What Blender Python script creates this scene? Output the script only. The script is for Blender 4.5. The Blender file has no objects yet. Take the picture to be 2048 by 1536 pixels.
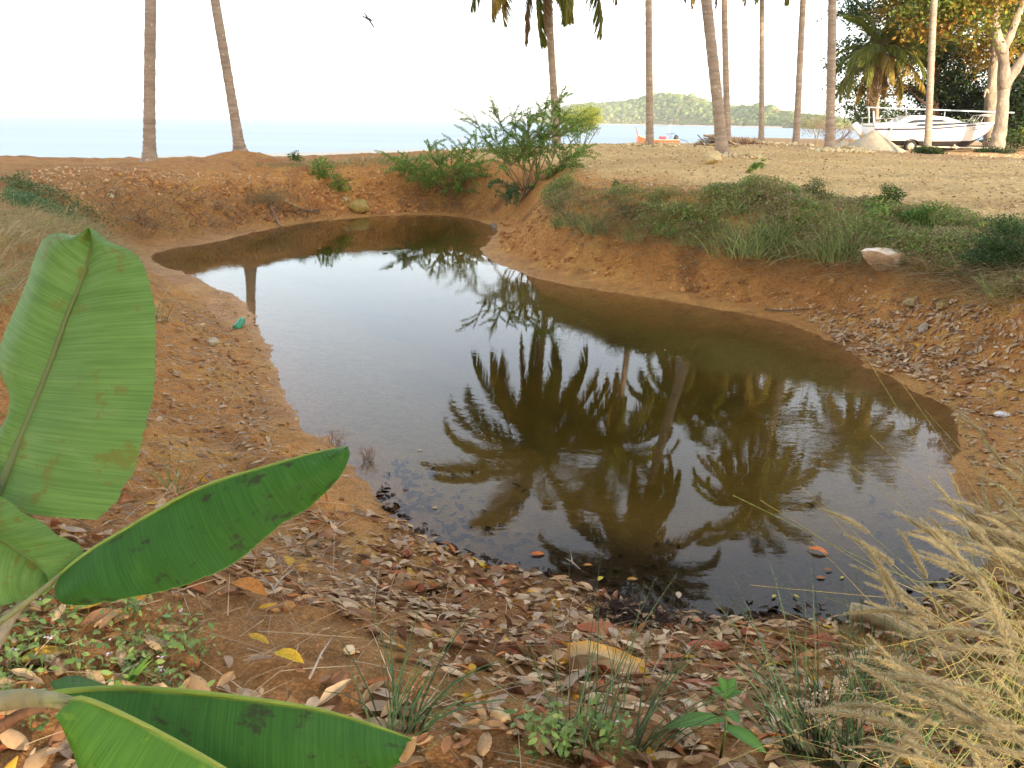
import bpy, math, random
import numpy as np
from mathutils import Vector, Matrix, Euler
R = math.radians
random.seed(7); rng = np.random.default_rng(7)
SC = bpy.context.scene
COL = SC.collection
# ------------------------------------------------------------------ camera
CZ = 2.4; F = 1600.0; PITCH = math.atan(526/1600); ROLL = 0.0137
fw = np.array([0, math.cos(PITCH), -math.sin(PITCH)]); r0 = np.array([1., 0, 0]); u0 = np.cross(r0, fw)
rt = r0*math.cos(ROLL) + u0*math.sin(ROLL); up = -r0*math.sin(ROLL) + u0*math.cos(ROLL)
cam_d = bpy.data.cameras.new('camera'); cam = bpy.data.objects.new('camera', cam_d); COL.objects.link(cam)
cam_d.sensor_width = 36; cam_d.lens = 36*F/2048; cam_d.clip_end = 20000; cam_d.clip_start = 0.05
cam.matrix_world = Matrix(((rt[0], up[0], -fw[0], 0), (rt[1], up[1], -fw[1], 0), (rt[2], up[2], -fw[2], CZ), (0, 0, 0, 1)))
SC.camera = cam
# ------------------------------------------------------------------ light
SUN_EL = 17.0; SUN_AZ = 158.0          # degrees, azimuth clockwise from +Y (behind the viewer, to the right)
wd = bpy.data.worlds.new('World'); SC.world = wd; wd.use_nodes = True
nt = wd.node_tree; nt.nodes.clear()
sky = nt.nodes.new('ShaderNodeTexSky'); sky.sky_type = 'NISHITA'; sky.sun_disc = False
sky.sun_elevation = R(SUN_EL); sky.sun_rotation = R(SUN_AZ); sky.dust_density = 2.0; sky.air_density = 1.0; sky.ozone_density = 1.2
bg = nt.nodes.new('ShaderNodeBackground'); bg.inputs[1].default_value = 0.15
wo = nt.nodes.new('ShaderNodeOutputWorld'); 
wtc = nt.nodes.new('ShaderNodeTexCoord'); wsx = nt.nodes.new('ShaderNodeSeparateXYZ'); nt.links.new(wtc.outputs['Generated'], wsx.inputs[0])
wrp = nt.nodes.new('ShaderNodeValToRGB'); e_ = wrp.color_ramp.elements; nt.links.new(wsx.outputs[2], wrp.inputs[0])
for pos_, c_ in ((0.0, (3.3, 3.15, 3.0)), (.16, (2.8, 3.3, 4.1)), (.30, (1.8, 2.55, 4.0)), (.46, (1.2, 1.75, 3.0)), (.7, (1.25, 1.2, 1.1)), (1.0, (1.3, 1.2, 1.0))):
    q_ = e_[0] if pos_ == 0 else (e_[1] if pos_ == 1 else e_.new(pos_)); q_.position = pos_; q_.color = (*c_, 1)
wad = nt.nodes.new('ShaderNodeMix'); wad.data_type = 'RGBA'; wad.blend_type = 'ADD'; wad.inputs[0].default_value = 1.0     # white horizon haze; added blue above for reflections, warm overhead to tint ambient light
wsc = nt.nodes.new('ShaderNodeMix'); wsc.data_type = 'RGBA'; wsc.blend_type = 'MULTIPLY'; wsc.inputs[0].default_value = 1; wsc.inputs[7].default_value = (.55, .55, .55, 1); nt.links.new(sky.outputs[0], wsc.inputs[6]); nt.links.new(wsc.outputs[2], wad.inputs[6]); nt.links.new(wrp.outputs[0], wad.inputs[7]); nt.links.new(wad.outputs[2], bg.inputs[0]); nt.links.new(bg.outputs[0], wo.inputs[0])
sl = bpy.data.lights.new('sun', 'SUN'); sl.energy = 2.6; sl.angle = R(1.5); sl.color = (1.0, 0.80, 0.55)
so = bpy.data.objects.new('sun', sl); COL.objects.link(so)
sd_ = Vector((math.sin(R(SUN_AZ))*math.cos(R(SUN_EL)), math.cos(R(SUN_AZ))*math.cos(R(SUN_EL)), math.sin(R(SUN_EL))))
so.rotation_euler = sd_.to_track_quat('Z', 'Y').to_euler()
SC.view_settings.view_transform = 'Standard'; SC.view_settings.look = 'None'
SC.view_settings.exposure = 1.84; SC.view_settings.gamma = 1.0; SC.view_settings.use_curve_mapping = False
SC.render.engine = 'CYCLES'; SC.cycles.max_bounces = 8; SC.cycles.transparent_max_bounces = 16
SC.cycles.caustics_reflective = False; SC.cycles.caustics_refractive = False
SC.cycles.use_denoising = True; SC.cycles.sample_clamp_indirect = 6

# ------------------------------------------------------------------ pixel helpers (2048x1536 measurements of the photograph)
def ray(px, py):
    return fw + rt*((px-1024)/F) + up*((768-py)/F)
def at_y(px, py, Y):
    d = ray(px, py); t = Y/d[1]; return np.array([d[0]*t, Y, CZ+d[2]*t])
def at_z(px, py, z=0.0):
    d = ray(px, py); t = (z-CZ)/d[2]; return np.array([d[0]*t, d[1]*t, z])
def at_d(px, py, dep):                   # depth along the viewing axis
    d = ray(px, py); return np.array([0, 0, CZ]) + d*dep
def pix(p):
    v = np.asarray(p, float) - np.array([0, 0, CZ]); k = v@fw
    return 1024+F*(v@rt)/k, 768-F*(v@up)/k

# ------------------------------------------------------------------ noise
def _h(ix, iy, s):
    n = (ix*374761393 + iy*668265263 + s*2147483647*13) & 0x7fffffff
    n = ((n ^ (n >> 13))*1274126177) & 0x7fffffff
    n = (n ^ (n >> 16)) & 0xffff
    return n/65535.0
def vnoise(x, y, s=0):
    x = np.asarray(x, float); y = np.asarray(y, float)
    ix = np.floor(x).astype(np.int64); iy = np.floor(y).astype(np.int64); fx = x-ix; fy = y-iy
    fx = fx*fx*(3-2*fx); fy = fy*fy*(3-2*fy)
    a = _h(ix, iy, s); b = _h(ix+1, iy, s); c = _h(ix, iy+1, s); d = _h(ix+1, iy+1, s)
    return (a*(1-fx)+b*fx)*(1-fy)+(c*(1-fx)+d*fx)*fy
def fbm(x, y, s=0, o=4):
    x = np.asarray(x, float); y = np.asarray(y, float)
    v = 0; a = .5
    for i in range(o):
        v = v + a*(vnoise(x, y, s+i*7)-.5); x = x*2.03+3.1; y = y*2.03+7.7; a *= .5
    return v*2           # about -1..1
def sstep(a, b, x):
    t = np.clip((np.asarray(x, float)-a)/(b-a), 0, 1); return t*t*(3-2*t)

# ------------------------------------------------------------------ mesh batches
class G:
    """verts + tris/quads with a colour per vertex"""
    def __init__(s): s.V = []; s.Q = []; s.T = []; s.C = []; s.n = 0; s.UV = None
    def add(s, V, Q=None, T=None, c=(1, 1, 1)):
        V = np.asarray(V, float).reshape(-1, 3); k = len(V)
        s.V.append(V)
        if Q is not None and len(Q): s.Q.append(np.asarray(Q, np.int64).reshape(-1, 4)+s.n)
        if T is not None and len(T): s.T.append(np.asarray(T, np.int64).reshape(-1, 3)+s.n)
        c = np.asarray(c, float)
        s.C.append(np.broadcast_to(c, (k, 3)) if c.ndim == 1 else c)
        s.n += k; return s
    def tube(s, pts, rad, n=6, c=(1, 1, 1), cap=True):
        P = np.asarray(pts, float); m = len(P); rad = np.broadcast_to(np.asarray(rad, float), (m,))
        T = np.gradient(P, axis=0); T /= np.linalg.norm(T, axis=1)[:, None]+1e-9
        ref = np.array([0, 0, 1.]) if abs(T[:, 2]).mean() < .8 else np.array([1., 0, 0])
        A = np.cross(T, ref); A /= np.linalg.norm(A, axis=1)[:, None]+1e-9; B = np.cross(T, A)
        a = np.arange(n)*2*math.pi/n
        V = P[:, None]+rad[:, None, None]*(A[:, None]*np.cos(a)[None, :, None]+B[:, None]*np.sin(a)[None, :, None])
        i = np.arange(m-1)[:, None]*n; j = np.arange(n)[None]; k = (j+1) % n
        Q = np.stack([i+j, i+k, i+n+k, i+n+j], -1).reshape(-1, 4)
        V = V.reshape(-1, 3); Tt = []
        cc = np.asarray(c, float)
        if cc.ndim == 2: cc = np.repeat(cc, n, axis=0)
        if cap:
            V = np.vstack([V, P[:1], P[-1:]])
            Tt = [(m*n, (q+1) % n, q) for q in range(n)]+[(m*n+1, (m-1)*n+q, (m-1)*n+(q+1) % n) for q in range(n)]
            if cc.ndim == 2: cc = np.vstack([cc, cc[:1], cc[-1:]])
        return s.add(V, Q, Tt, cc)
    def box(s, c, d, rot=None, col=(1, 1, 1)):
        v = np.array([[x, y, z] for x in (-.5, .5) for y in (-.5, .5) for z in (-.5, .5)])*np.asarray(d, float)
        if rot is not None: v = v@np.array(Euler(rot).to_matrix()).T
        return s.add(v+np.asarray(c, float), [(0, 1, 3, 2), (4, 6, 7, 5), (0, 4, 5, 1), (2, 3, 7, 6), (0, 2, 6, 4), (1, 5, 7, 3)], None, col)
    def inst(s, TV, TQ, TT, M, P, c):
        """template verts (k,3) placed by M (n,3,3) at P (n,3)"""
        n = len(P); k = len(TV)
        V = np.einsum('nij,kj->nki', M, TV)+P[:, None]
        off = (np.arange(n)*k)[:, None, None]
        Q = (np.asarray(TQ)[None]+off).reshape(-1, 4) if TQ is not None and len(TQ) else None
        T = (np.asarray(TT)[None]+off).reshape(-1, 3) if TT is not None and len(TT) else None
        c = np.asarray(c, float)
        c = np.repeat(c, k, axis=0) if c.ndim == 2 else c
        return s.add(V.reshape(-1, 3), Q, T, c)
    def mesh(s, name, mat, smooth=True):
        V = np.vstack(s.V); C = np.vstack(s.C)
        Q = np.vstack(s.Q) if s.Q else np.zeros((0, 4), int); T = np.vstack(s.T) if s.T else np.zeros((0, 3), int)
        me = bpy.data.meshes.new(name); me.vertices.add(len(V)); me.vertices.foreach_set('co', V.astype(np.float32).ravel())
        nl = Q.size+T.size; me.loops.add(nl); me.loops.foreach_set('vertex_index', np.concatenate([Q.ravel(), T.ravel()]).astype(np.int32))
        me.polygons.add(len(Q)+len(T))
        st = np.concatenate([np.arange(len(Q))*4, Q.size+np.arange(len(T))*3]).astype(np.int32)
        me.polygons.foreach_set('loop_start', st)
        me.polygons.foreach_set('use_smooth', np.full(len(st), smooth))
        ca = me.color_attributes.new('Col', 'FLOAT_COLOR', 'POINT')
        ca.data.foreach_set('color', np.hstack([C, np.ones((len(C), 1))]).astype(np.float32).ravel())
        me.update(calc_edges=True); me.validate()
        for m in (mat if isinstance(mat, (list, tuple)) else [mat]): me.materials.append(m)
        return me
    def obj(s, name, mat, parent=None, smooth=True, origin=None):
        if origin is not None:
            o_ = np.asarray(origin, float); s.V = [v-o_ for v in s.V]
        o = bpy.data.objects.new(name, s.mesh(name, mat, smooth)); COL.objects.link(o)
        if origin is not None: o.location = origin
        if parent is not None: o.parent = parent
        return o
def tag(o, label=None, cat=None, group=None, kind=None):
    for k, v in (('label', label), ('category', cat), ('group', group), ('kind', kind)):
        if v is not None: o[k] = v
    return o
def empty(name, loc, label, cat, group=None, rz=0):
    o = bpy.data.objects.new(name, None); o.empty_display_size = .2; COL.objects.link(o); o.location = tuple(float(q) for q in loc); o.rotation_euler = (0, 0, rz)
    return tag(o, label, cat, group)
def place(name, me, loc, rot=(0, 0, 0), sc=1, parent=None):
    o = bpy.data.objects.new(name, me); COL.objects.link(o); o.location = tuple(float(q) for q in loc); o.rotation_euler = rot
    o.scale = (sc, sc, sc) if np.isscalar(sc) else sc
    if parent is not None: o.parent = parent
    return o
def curve(pts, n=12):
    P = np.asarray(pts, float); P = np.vstack([2*P[0]-P[1], P, 2*P[-1]-P[-2]]); out = []
    segs = len(P)-3; per = max(2, int(math.ceil(n/segs)))
    for i in range(segs):
        a, b, c, d = P[i:i+4]
        for k in range(per):
            t = k/per
            out.append(.5*((2*b)+(-a+c)*t+(2*a-5*b+4*c-d)*t*t+(-a+3*b-3*c+d)*t**3))
    out.append(P[-2]); return np.array(out)
def unit(v):
    v = np.asarray(v, float); return v/(np.linalg.norm(v, axis=-1, keepdims=True)+1e-9)
def frames(n, tiltmax=math.pi, up_bias=0.0, size=1.0):
    """random leaf frames: columns = length dir, width dir, normal"""
    nrm = unit(rng.normal(size=(n, 3))+np.array([0, 0, up_bias])); a = unit(np.cross(nrm, unit(rng.normal(size=(n, 3)))))
    b = np.cross(nrm, a); s = np.broadcast_to(np.asarray(size, float), (n,))[:, None, None]
    return np.stack([a, b, nrm], -1)*s
LV = np.array([[0, 0, 0], [.35, -.22, .05], [.35, .22, .05], [.75, -.16, 0], [.75, .16, 0], [1, 0, -.06]]); LQ = [(1, 3, 4, 2)]; LT = [(0, 1, 2), (3, 5, 4)]
DV = np.array([[0, 0, 0], [.5, -.26, .04], [1, 0, -.05], [.5, .26, .04]]); DQ = [(0, 1, 2, 3)]
def mixc(a, b, n, j=.15):
    t = rng.random((n, 1)); c = np.asarray(a)*(1-t)+np.asarray(b)*t
    return c*(1+rng.uniform(-j, j, (n, 1)))
# ------------------------------------------------------------------ materials
def newmat(name):
    m = bpy.data.materials.new(name); m.use_nodes = True; n = m.node_tree; n.nodes.clear()
    o = n.nodes.new('ShaderNodeOutputMaterial'); return m, n, o
def N(n, t, **k):
    x = n.nodes.new(t)
    for a, b in k.items():
        if a in x.inputs: x.inputs[a].default_value = b
        else: setattr(x, a, b)
    return x
def L(n, a, b): n.links.new(a, b)
def mul(n, a, b, fac=1.0, mode='MULTIPLY'):
    x = n.nodes.new('ShaderNodeMix'); x.data_type = 'RGBA'; x.blend_type = mode; x.inputs[0].default_value = fac
    L(n, a, x.inputs[6]); L(n, b, x.inputs[7]); return x.outputs[2]
def ramp(n, src, stops):
    r = n.nodes.new('ShaderNodeValToRGB'); e = r.color_ramp.elements
    while len(e) < len(stops): e.new(.5)
    for q, (p, c) in zip(e, stops):
        q.position = p; q.color = (*c, 1) if len(c) == 3 else c
    L(n, src, r.inputs[0]); return r.outputs[0]
def basic(name, color=None, rough=.8, noise=8.0, amt=.35, bump=.3, bscale=None, transl=0.0, metal=0.0, spec=.3, coords='Object', stretch=None, bdist=.02, coat=0.0):
    """Principled material: colour = 'Col' attribute (or a flat one) broken up by noise; optional translucency"""
    m, n, o = newmat(name)
    p = N(n, 'ShaderNodeBsdfPrincipled', Roughness=rough, Metallic=metal); p.inputs['Specular IOR Level'].default_value = spec
    p.inputs['Coat Weight'].default_value = coat
    tc = N(n, 'ShaderNodeTexCoord'); src = tc.outputs[coords]
    if stretch: mp = N(n, 'ShaderNodeMapping'); mp.inputs['Scale'].default_value = stretch; L(n, src, mp.inputs[0]); src = mp.outputs[0]
    ns = N(n, 'ShaderNodeTexNoise', Scale=noise, Detail=5.0, Roughness=.65); L(n, src, ns.inputs['Vector'])
    k = ramp(n, ns.outputs[0], [(.3, (1-amt,)*3), (.7, (1+amt*.6,)*3)])
    if color is None:
        a = N(n, 'ShaderNodeVertexColor'); a.layer_name = 'Col'; base = a.outputs[0]
    else:
        a = N(n, 'ShaderNodeRGB'); a.outputs[0].default_value = (*color, 1); base = a.outputs[0]
    c = mul(n, base, k); L(n, c, p.inputs['Base Color'])
    if bump:
        nb = N(n, 'ShaderNodeTexNoise', Scale=bscale or noise*4, Detail=4.0); L(n, src, nb.inputs['Vector'])
        b = N(n, 'ShaderNodeBump', Strength=bump, Distance=bdist); L(n, nb.outputs[0], b.inputs['Height']); L(n, b.outputs[0], p.inputs['Normal'])
    if transl:
        t = N(n, 'ShaderNodeBsdfTranslucent'); L(n, c, t.inputs[0]); x = N(n, 'ShaderNodeMixShader'); x.inputs[0].default_value = transl
        L(n, p.outputs[0], x.inputs[1]); L(n, t.outputs[0], x.inputs[2]); L(n, x.outputs[0], o.inputs[0])
    else: L(n, p.outputs[0], o.inputs[0])
    return m
M = {}
M['leaf'] = basic('foliage', None, .5, 3, .25, 0, transl=.35, spec=.35)
M['grass'] = basic('grass_blades', None, .6, 3, .25, 0, transl=.3, spec=.2)
M['dry'] = basic('dry_leaf', None, .85, 14, .35, .4, transl=.12, bdist=.003, spec=.06)
M['bark'] = basic('bark', None, .9, 5, .45, .9, spec=.1, bdist=.05, stretch=(1, 1, .45), bscale=14)
M['stone'] = basic('stone', None, .85, 7, .35, .6, spec=.2, bdist=.01)
M['gel'] = basic('white_gelcoat', (.80, .79, .76), .25, 2, .05, 0, coat=.3, spec=.5)
M['navy'] = basic('navy_paint', (.05, .06, .12), .3, 3, .1, 0, spec=.5)
M['glass'] = basic('tinted_glass', (.02, .025, .04), .08, 3, .05, 0, spec=.6)
M['antifoul'] = basic('dark_bottom_paint', (.06, .055, .06), .7, 6, .3, .1)
M['metal'] = basic('galvanised_metal', (.55, .56, .56), .4, 9, .2, .1, metal=.7)
M['rubber'] = basic('tyre_rubber', (.03, .03, .032), .8, 20, .2, .2)
M['rim'] = basic('wheel_rim', (.6, .55, .42), .5, 12, .3, .1, metal=.3)
M['sandpile'] = basic('grey_sand', (.42, .37, .28), .95, 14, .18, .6, bdist=.02)
M['wood'] = basic('weathered_wood', None, .85, 12, .4, .5, bdist=.008)
M['mound'] = basic('orange_earth', None, .95, 6, .35, .8, bdist=.04)
# ------------------------------------------------------------------ the pond outline and the ground's height
PO = [(300,512),(340,498),(420,485),(520,462),(600,447),(700,436),(800,430),(880,430),(950,440),(990,458),(985,475),(965,500),(985,522),(1050,548),(1150,572),(1250,588),(1350,603),(1450,620),(1530,638),(1600,655),(1680,692),(1750,737),(1850,787),(1905,830),(1910,880),(1895,930),(1930,985),(1970,1060),(1960,1140),(1850,1205),(1700,1240),(1500,1250),(1330,1228),(1200,1195),(1120,1165),(1000,1140),(900,1105),(840,1075),(790,1030),(740,980),(690,920),(640,880),(600,850),(575,790),(550,730),(525,680),(515,650),(470,600),(420,570),(350,540),(310,525)]
PW = np.array([at_z(x, y)[:2] for x, y in PO])
def closed(P, per=4):
    out = []
    n = len(P)
    for i in range(n):
        a, b, c, d = P[i-1], P[i], P[(i+1) % n], P[(i+2) % n]
        for k in range(per):
            t = k/per; out.append(.5*((2*b)+(-a+c)*t+(2*a-5*b+4*c-d)*t*t+(-a+3*b-3*c+d)*t**3))
    return np.array(out)
PW = closed(PW, 3)
def sdist(x, y):
    """signed distance to the pond's waterline, negative over water"""
    P = np.stack([np.ravel(x), np.ravel(y)], 1).astype(float); out = np.empty(len(P)); A = PW; B = np.roll(PW, -1, 0); E = B-A; l2 = (E**2).sum(1)
    for s in range(0, len(P), 20000):
        q = P[s:s+20000]; d = q[:, None]-A[None]; t = np.clip((d*E[None]).sum(-1)/l2, 0, 1)
        r = d-t[..., None]*E[None]; m = np.sqrt((r**2).sum(-1).min(1))
        c = ((A[None, :, 1] <= q[:, None, 1]) != (B[None, :, 1] <= q[:, None, 1]))
        xi = A[None, :, 0]+(q[:, None, 1]-A[None, :, 1])/(np.where(E[:, 1] == 0, 1e-9, E[:, 1]))[None]*E[None, :, 0]
        ins = (c & (q[:, None, 0] < xi)).sum(1) % 2 == 1
        out[s:s+20000] = np.where(ins, -m, m)
    return out.reshape(np.shape(x))
TP = [(0,330,17),(0,400,12),(150,330,19),(300,328,20.5),(480,328,22),(600,320,23.5),(720,315,24.5),(850,312,26),(950,306,27),(1113,294,27),(1250,378,14.5),(1400,372,14.5),(1500,372,14.5),(1750,398,13),(1950,445,11.5),(1300,340,19),(1450,312,22),(1298,291,32),(1520,288,38),(1592,291,35),(1660,298,31),(1800,303,47),(1750,308,38),(1900,320,30),(2000,312,36),(1500,288,44),(1250,288,40),(1700,340,22),(1950,350,20),(2040,305,45),(1100,340,19.5)]
TC = [at_y(*t) for t in TP]+[np.array(q, float) for q in [(-3.4,3,.98),(-5,5,1.1),(-7,8,1.15),(-2,1.4,.98),(0,1.1,.88),(1.5,1.1,.8),(2.6,1.8,.72),(4,4,.85),(5.5,6,.95),(7,8.5,1.05),(0,-5,1.1),(-10,-5,1.2),(10,-5,1.2),(0,-30,1.2),(-30,10,1.2),(-30,20,1.1),(30,10,1.2),(60,50,1.0),(60,80,1.0),(-60,20,1.0),(12,12,1.2)]]
TC = np.array(TC)
def topz(x, y):
    d2 = (np.asarray(x)[..., None]-TC[:, 0])**2+(np.asarray(y)[..., None]-TC[:, 1])**2
    w = 1/(d2+1.2)**1.6; return (w*TC[:, 2]).sum(-1)/w.sum(-1)
WC = np.array([(-4,4,3.0),(-3.5,8,2.6),(-6,13,2.6),(0,1,2.0),(2,1,2.0),(4,4,2.3),(5.5,7,2.4),(4,12,2.2),(0,17,2.0),(-4,24,2.4),(1,22,2.2),(-8,18,2.8)])
def bankw(x, y):
    d2 = (np.asarray(x)[..., None]-WC[:, 0])**2+(np.asarray(y)[..., None]-WC[:, 1])**2
    w = 1/(d2+1)**1.5; return (w*WC[:, 2]).sum(-1)/w.sum(-1)
def shore_y(x):   # the sea's edge
    return np.interp(x, [-80, -39, -18, -4, 24, 60, 160], [48, 61, 90, 108, 137, 150, 160])
def edge_y(x, y=None):    # where the raised ground drops to the beach
    return np.interp(x, [-60, -12, -5, 0, 6, 14, 17, 19, 80], [19, 22.5, 26.5, 30, 42, 45, 47, 75, 90])
MOUND = at_y(480, 300, 22.2)
P1 = at_y(298, 326, 20.5)
def height(x, y, sd=None, fine=True):
    x = np.asarray(x, float); y = np.asarray(y, float)
    if sd is None: sd = sdist(x, y)
    H = topz(x, y)+.05*fbm(x*.35, y*.35, 3)
    W = bankw(x, y)*(1+.18*fbm(x*.5, y*.5, 11))
    t = np.clip(sd/W, 0, 1)
    nearw = sstep(6.5, 4.5, y)+sstep(10, 8, y)*sstep(-1.0, -2.0, x); nearw = np.clip(nearw, 0, 1)
    steep = np.interp(t, [0, .2, .32, .45, .62, .8, 1], [0, .06, .16, .45, .78, .94, 1])
    soft = np.interp(t, [0, .3, .6, .85, 1], [0, .24, .6, .9, 1])
    z = H*(steep*(1-nearw)+soft*nearw)
    # ledge lines left by falling water on the right shore
    z = z+np.where((sd > 0), .012*np.sin(np.clip(sd, 0, 1.0)*14)*sstep(1.0, .6, sd), 0)
    # under water
    dep = -.26*(1-np.exp(np.minimum(sd, 0)*.62))-.38*sstep(-.9, -3.2, sd)
    z = np.where(sd < 0, dep, z)
    # mounds round palm feet
    z = z+.34*np.exp(-(((x-MOUND[0])**2+(y-MOUND[1])**2)/.9))+.10*np.exp(-(((x-P1[0]-.5)**2+(y-P1[1])**2)/1.2))
    # beach and sea bed
    ys = shore_y(x); ed = edge_y(x)+1.2*fbm(x*.3, y*.1, 21)
    b = -.9+.012*(ys-y); b = np.where(y > ys, -.9-.06*(y-ys), b)
    k = sstep(0, 5.5, y-ed); z = z*(1-k)+b*k
    if fine:
        ro = sstep(-.1, .6, sd)*(1-k*.8)
        sl_ = sstep(.05, .5, t)*sstep(1.25, .8, t)+.25
        gul = np.abs(fbm(x*2.3+.6*fbm(x, y, 6), y*2.3, 8, 3))
        z = z+ro*(.035*fbm(x*1.7, y*1.7, 5)+.030*fbm(x*5, y*5, 9, 3)+.022*np.abs(fbm(x*13, y*13, 14, 2))-.11*sl_*np.clip(.28-gul, 0, 1)+.05*sl_*np.clip(fbm(x*4.2, y*4.2, 17, 2)-.12, 0, .25)*2)-.006*ro
        z = z+(.026*fbm(x*2.4, y*2.4, 23, 3)+.014*fbm(x*9, y*9, 27, 2))*sstep(-.6, -.1, sd)*sstep(1.0, .3, sd)
    return z
def hz(x, y): return float(height(np.array([float(x)]), np.array([float(y)]))[0])
def hit(px, py, y0=1.0, y1=80.0):
    """the point of the ground that a measured pixel looks at"""
    d = ray(px, py); Y = np.concatenate([np.arange(y0, 12, .02), np.arange(12, y1, .06)])
    x = d[0]*Y/d[1]; z = CZ+d[2]*Y/d[1]; h = height(x, Y); k = np.nonzero(z <= h)[0]
    i = k[0] if len(k) else len(Y)-1
    return np.array([x[i], Y[i], h[i]])

# ------------------------------------------------------------------ ground sheet
def axis(segs):
    out = [segs[0][0]]
    for a, b, s0, s1 in segs:
        v = a
        while v < b-1e-6:
            t = (v-a)/(b-a); v = min(b, v+s0+(s1-s0)*t); out.append(v)
    return np.array(out)
ya = axis([(-45, 0, 4, .3), (0, .9, .2, .05), (.9, 6, .034, .045), (6, 14, .045, .09), (14, 28, .09, .14), (28, 60, .16, .8), (60, 175, .9, 4)])
xp = axis([(0, 2.6, .036, .036), (2.6, 7, .04, .1), (7, 16, .1, .22), (16, 40, .24, 1.0), (40, 170, 1.2, 6)])
xa = np.concatenate([-xp[::-1][:-1], xp])
X, Y = np.meshgrid(xa, ya); SD = sdist(X, Y); Z = height(X, Y, SD)
g = G(); nx = len(xa); ny = len(ya)
ii = (np.arange(ny-1)[:, None]*nx+np.arange(nx-1)[None]).ravel()
def mix3(a, b, t): return a*(1-t[..., None])+np.asarray(b)*t[..., None]
lat = np.array([.60, .30, .10]); C = np.broadcast_to(lat, X.shape+(3,)).copy()
n1 = fbm(X*.8, Y*.8, 31)*.5+.5; n2 = fbm(X*3, Y*3, 33)*.5+.5
C = mix3(C, (.46, .215, .08), sstep(.5, .8, n1))
C = mix3(C, (.68, .39, .12), sstep(.5, .75, n2)*.8); C = mix3(C, (.24, .115, .055), sstep(.6, .85, fbm(X*1.9, Y*1.9, 44)*.5+.5)*.8)
plat = sstep(15.5, 19, Y+2*fbm(X*.4, Y*.4, 35))*sstep(-3.5, 1.5, X-(Y-22)*.02)*sstep(1.6, 2.6, SD)
plat = np.maximum(plat, sstep(2.3, 3.6, SD+.6*fbm(X, Y, 36))*sstep(2, 4, X)*sstep(7, 10, Y))
pc = np.array([.80, .57, .27])*(1+.25*fbm(X*.5, Y*.9, 38))[..., None]
C = C*(1-plat[..., None])+pc*plat[..., None]
C = mix3(C, (.66, .42, .20), plat*sstep(.45, .8, fbm(X*.25, Y*.6, 40)*.5+.5)*.6)
rp = sstep(26, 34, Y)*sstep(9, 12, X)*.75; C = mix3(C, (.50, .30, .16), rp*plat)     # reddish worn drive beside the boat
# drier grassy left bank
lf = sstep(-4.5, -6.5, X+.5*fbm(X, Y, 50))*sstep(20, 14, Y)*.6; C = mix3(C, (.34, .22, .11), lf)
tw = sstep(14, 16, Y)*sstep(-1, -4, X)*.45*sstep(1.4, 2.4, SD); C = mix3(C, (.40, .23, .12), tw)
wet = sstep(.55, .05, SD+.12*fbm(X*1.3, Y*1.3, 52)); C = mix3(C, (.50, .27, .085), wet*.45)
hum = sstep(5.6, 4.0, Y+.6*fbm(X*2, Y*2, 60))*sstep(-.9, .3, X)*sstep(.35, -.15, SD+.15*fbm(X*4, Y*4, 61))
C = mix3(C, (.045, .032, .024), np.clip(hum, 0, 1)*.92)                                  # black leaf mud along the near shore
sub = sstep(0, -.6, SD); C = mix3(C, (.42, .27, .085), sub*(1-np.clip(hum, 0, 1)))
hm2 = sstep(-1.0, -1.8, SD)*sstep(.42, .7, fbm(X*.9, Y*.9, 63)*.5+.5); C = mix3(C, (.10, .08, .03), hm2*.8)
lit = sstep(4.6, 2.6, Y)*sstep(.2, .8, SD)*.5; C = mix3(C, (.22, .13, .075), lit)
bk = sstep(2, 7, Y-edge_y(X)); C = mix3(C, (.33, .31, .25), bk)
wat = sstep(0, 12, Y-shore_y(X)+6); C = mix3(C, (.22, .21, .18), wat)
back = sstep(.5, -2, Y); C = mix3(C, (.20, .15, .08), back)
C = C*(1+.10*fbm(X*7, Y*7, 70, 2))[..., None]
g.add(np.stack([X, Y, Z], -1).reshape(-1, 3), np.stack([ii, ii+1, ii+1+nx, ii+nx], 1), None, np.clip(C, .01, .9).reshape(-1, 3))
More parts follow.
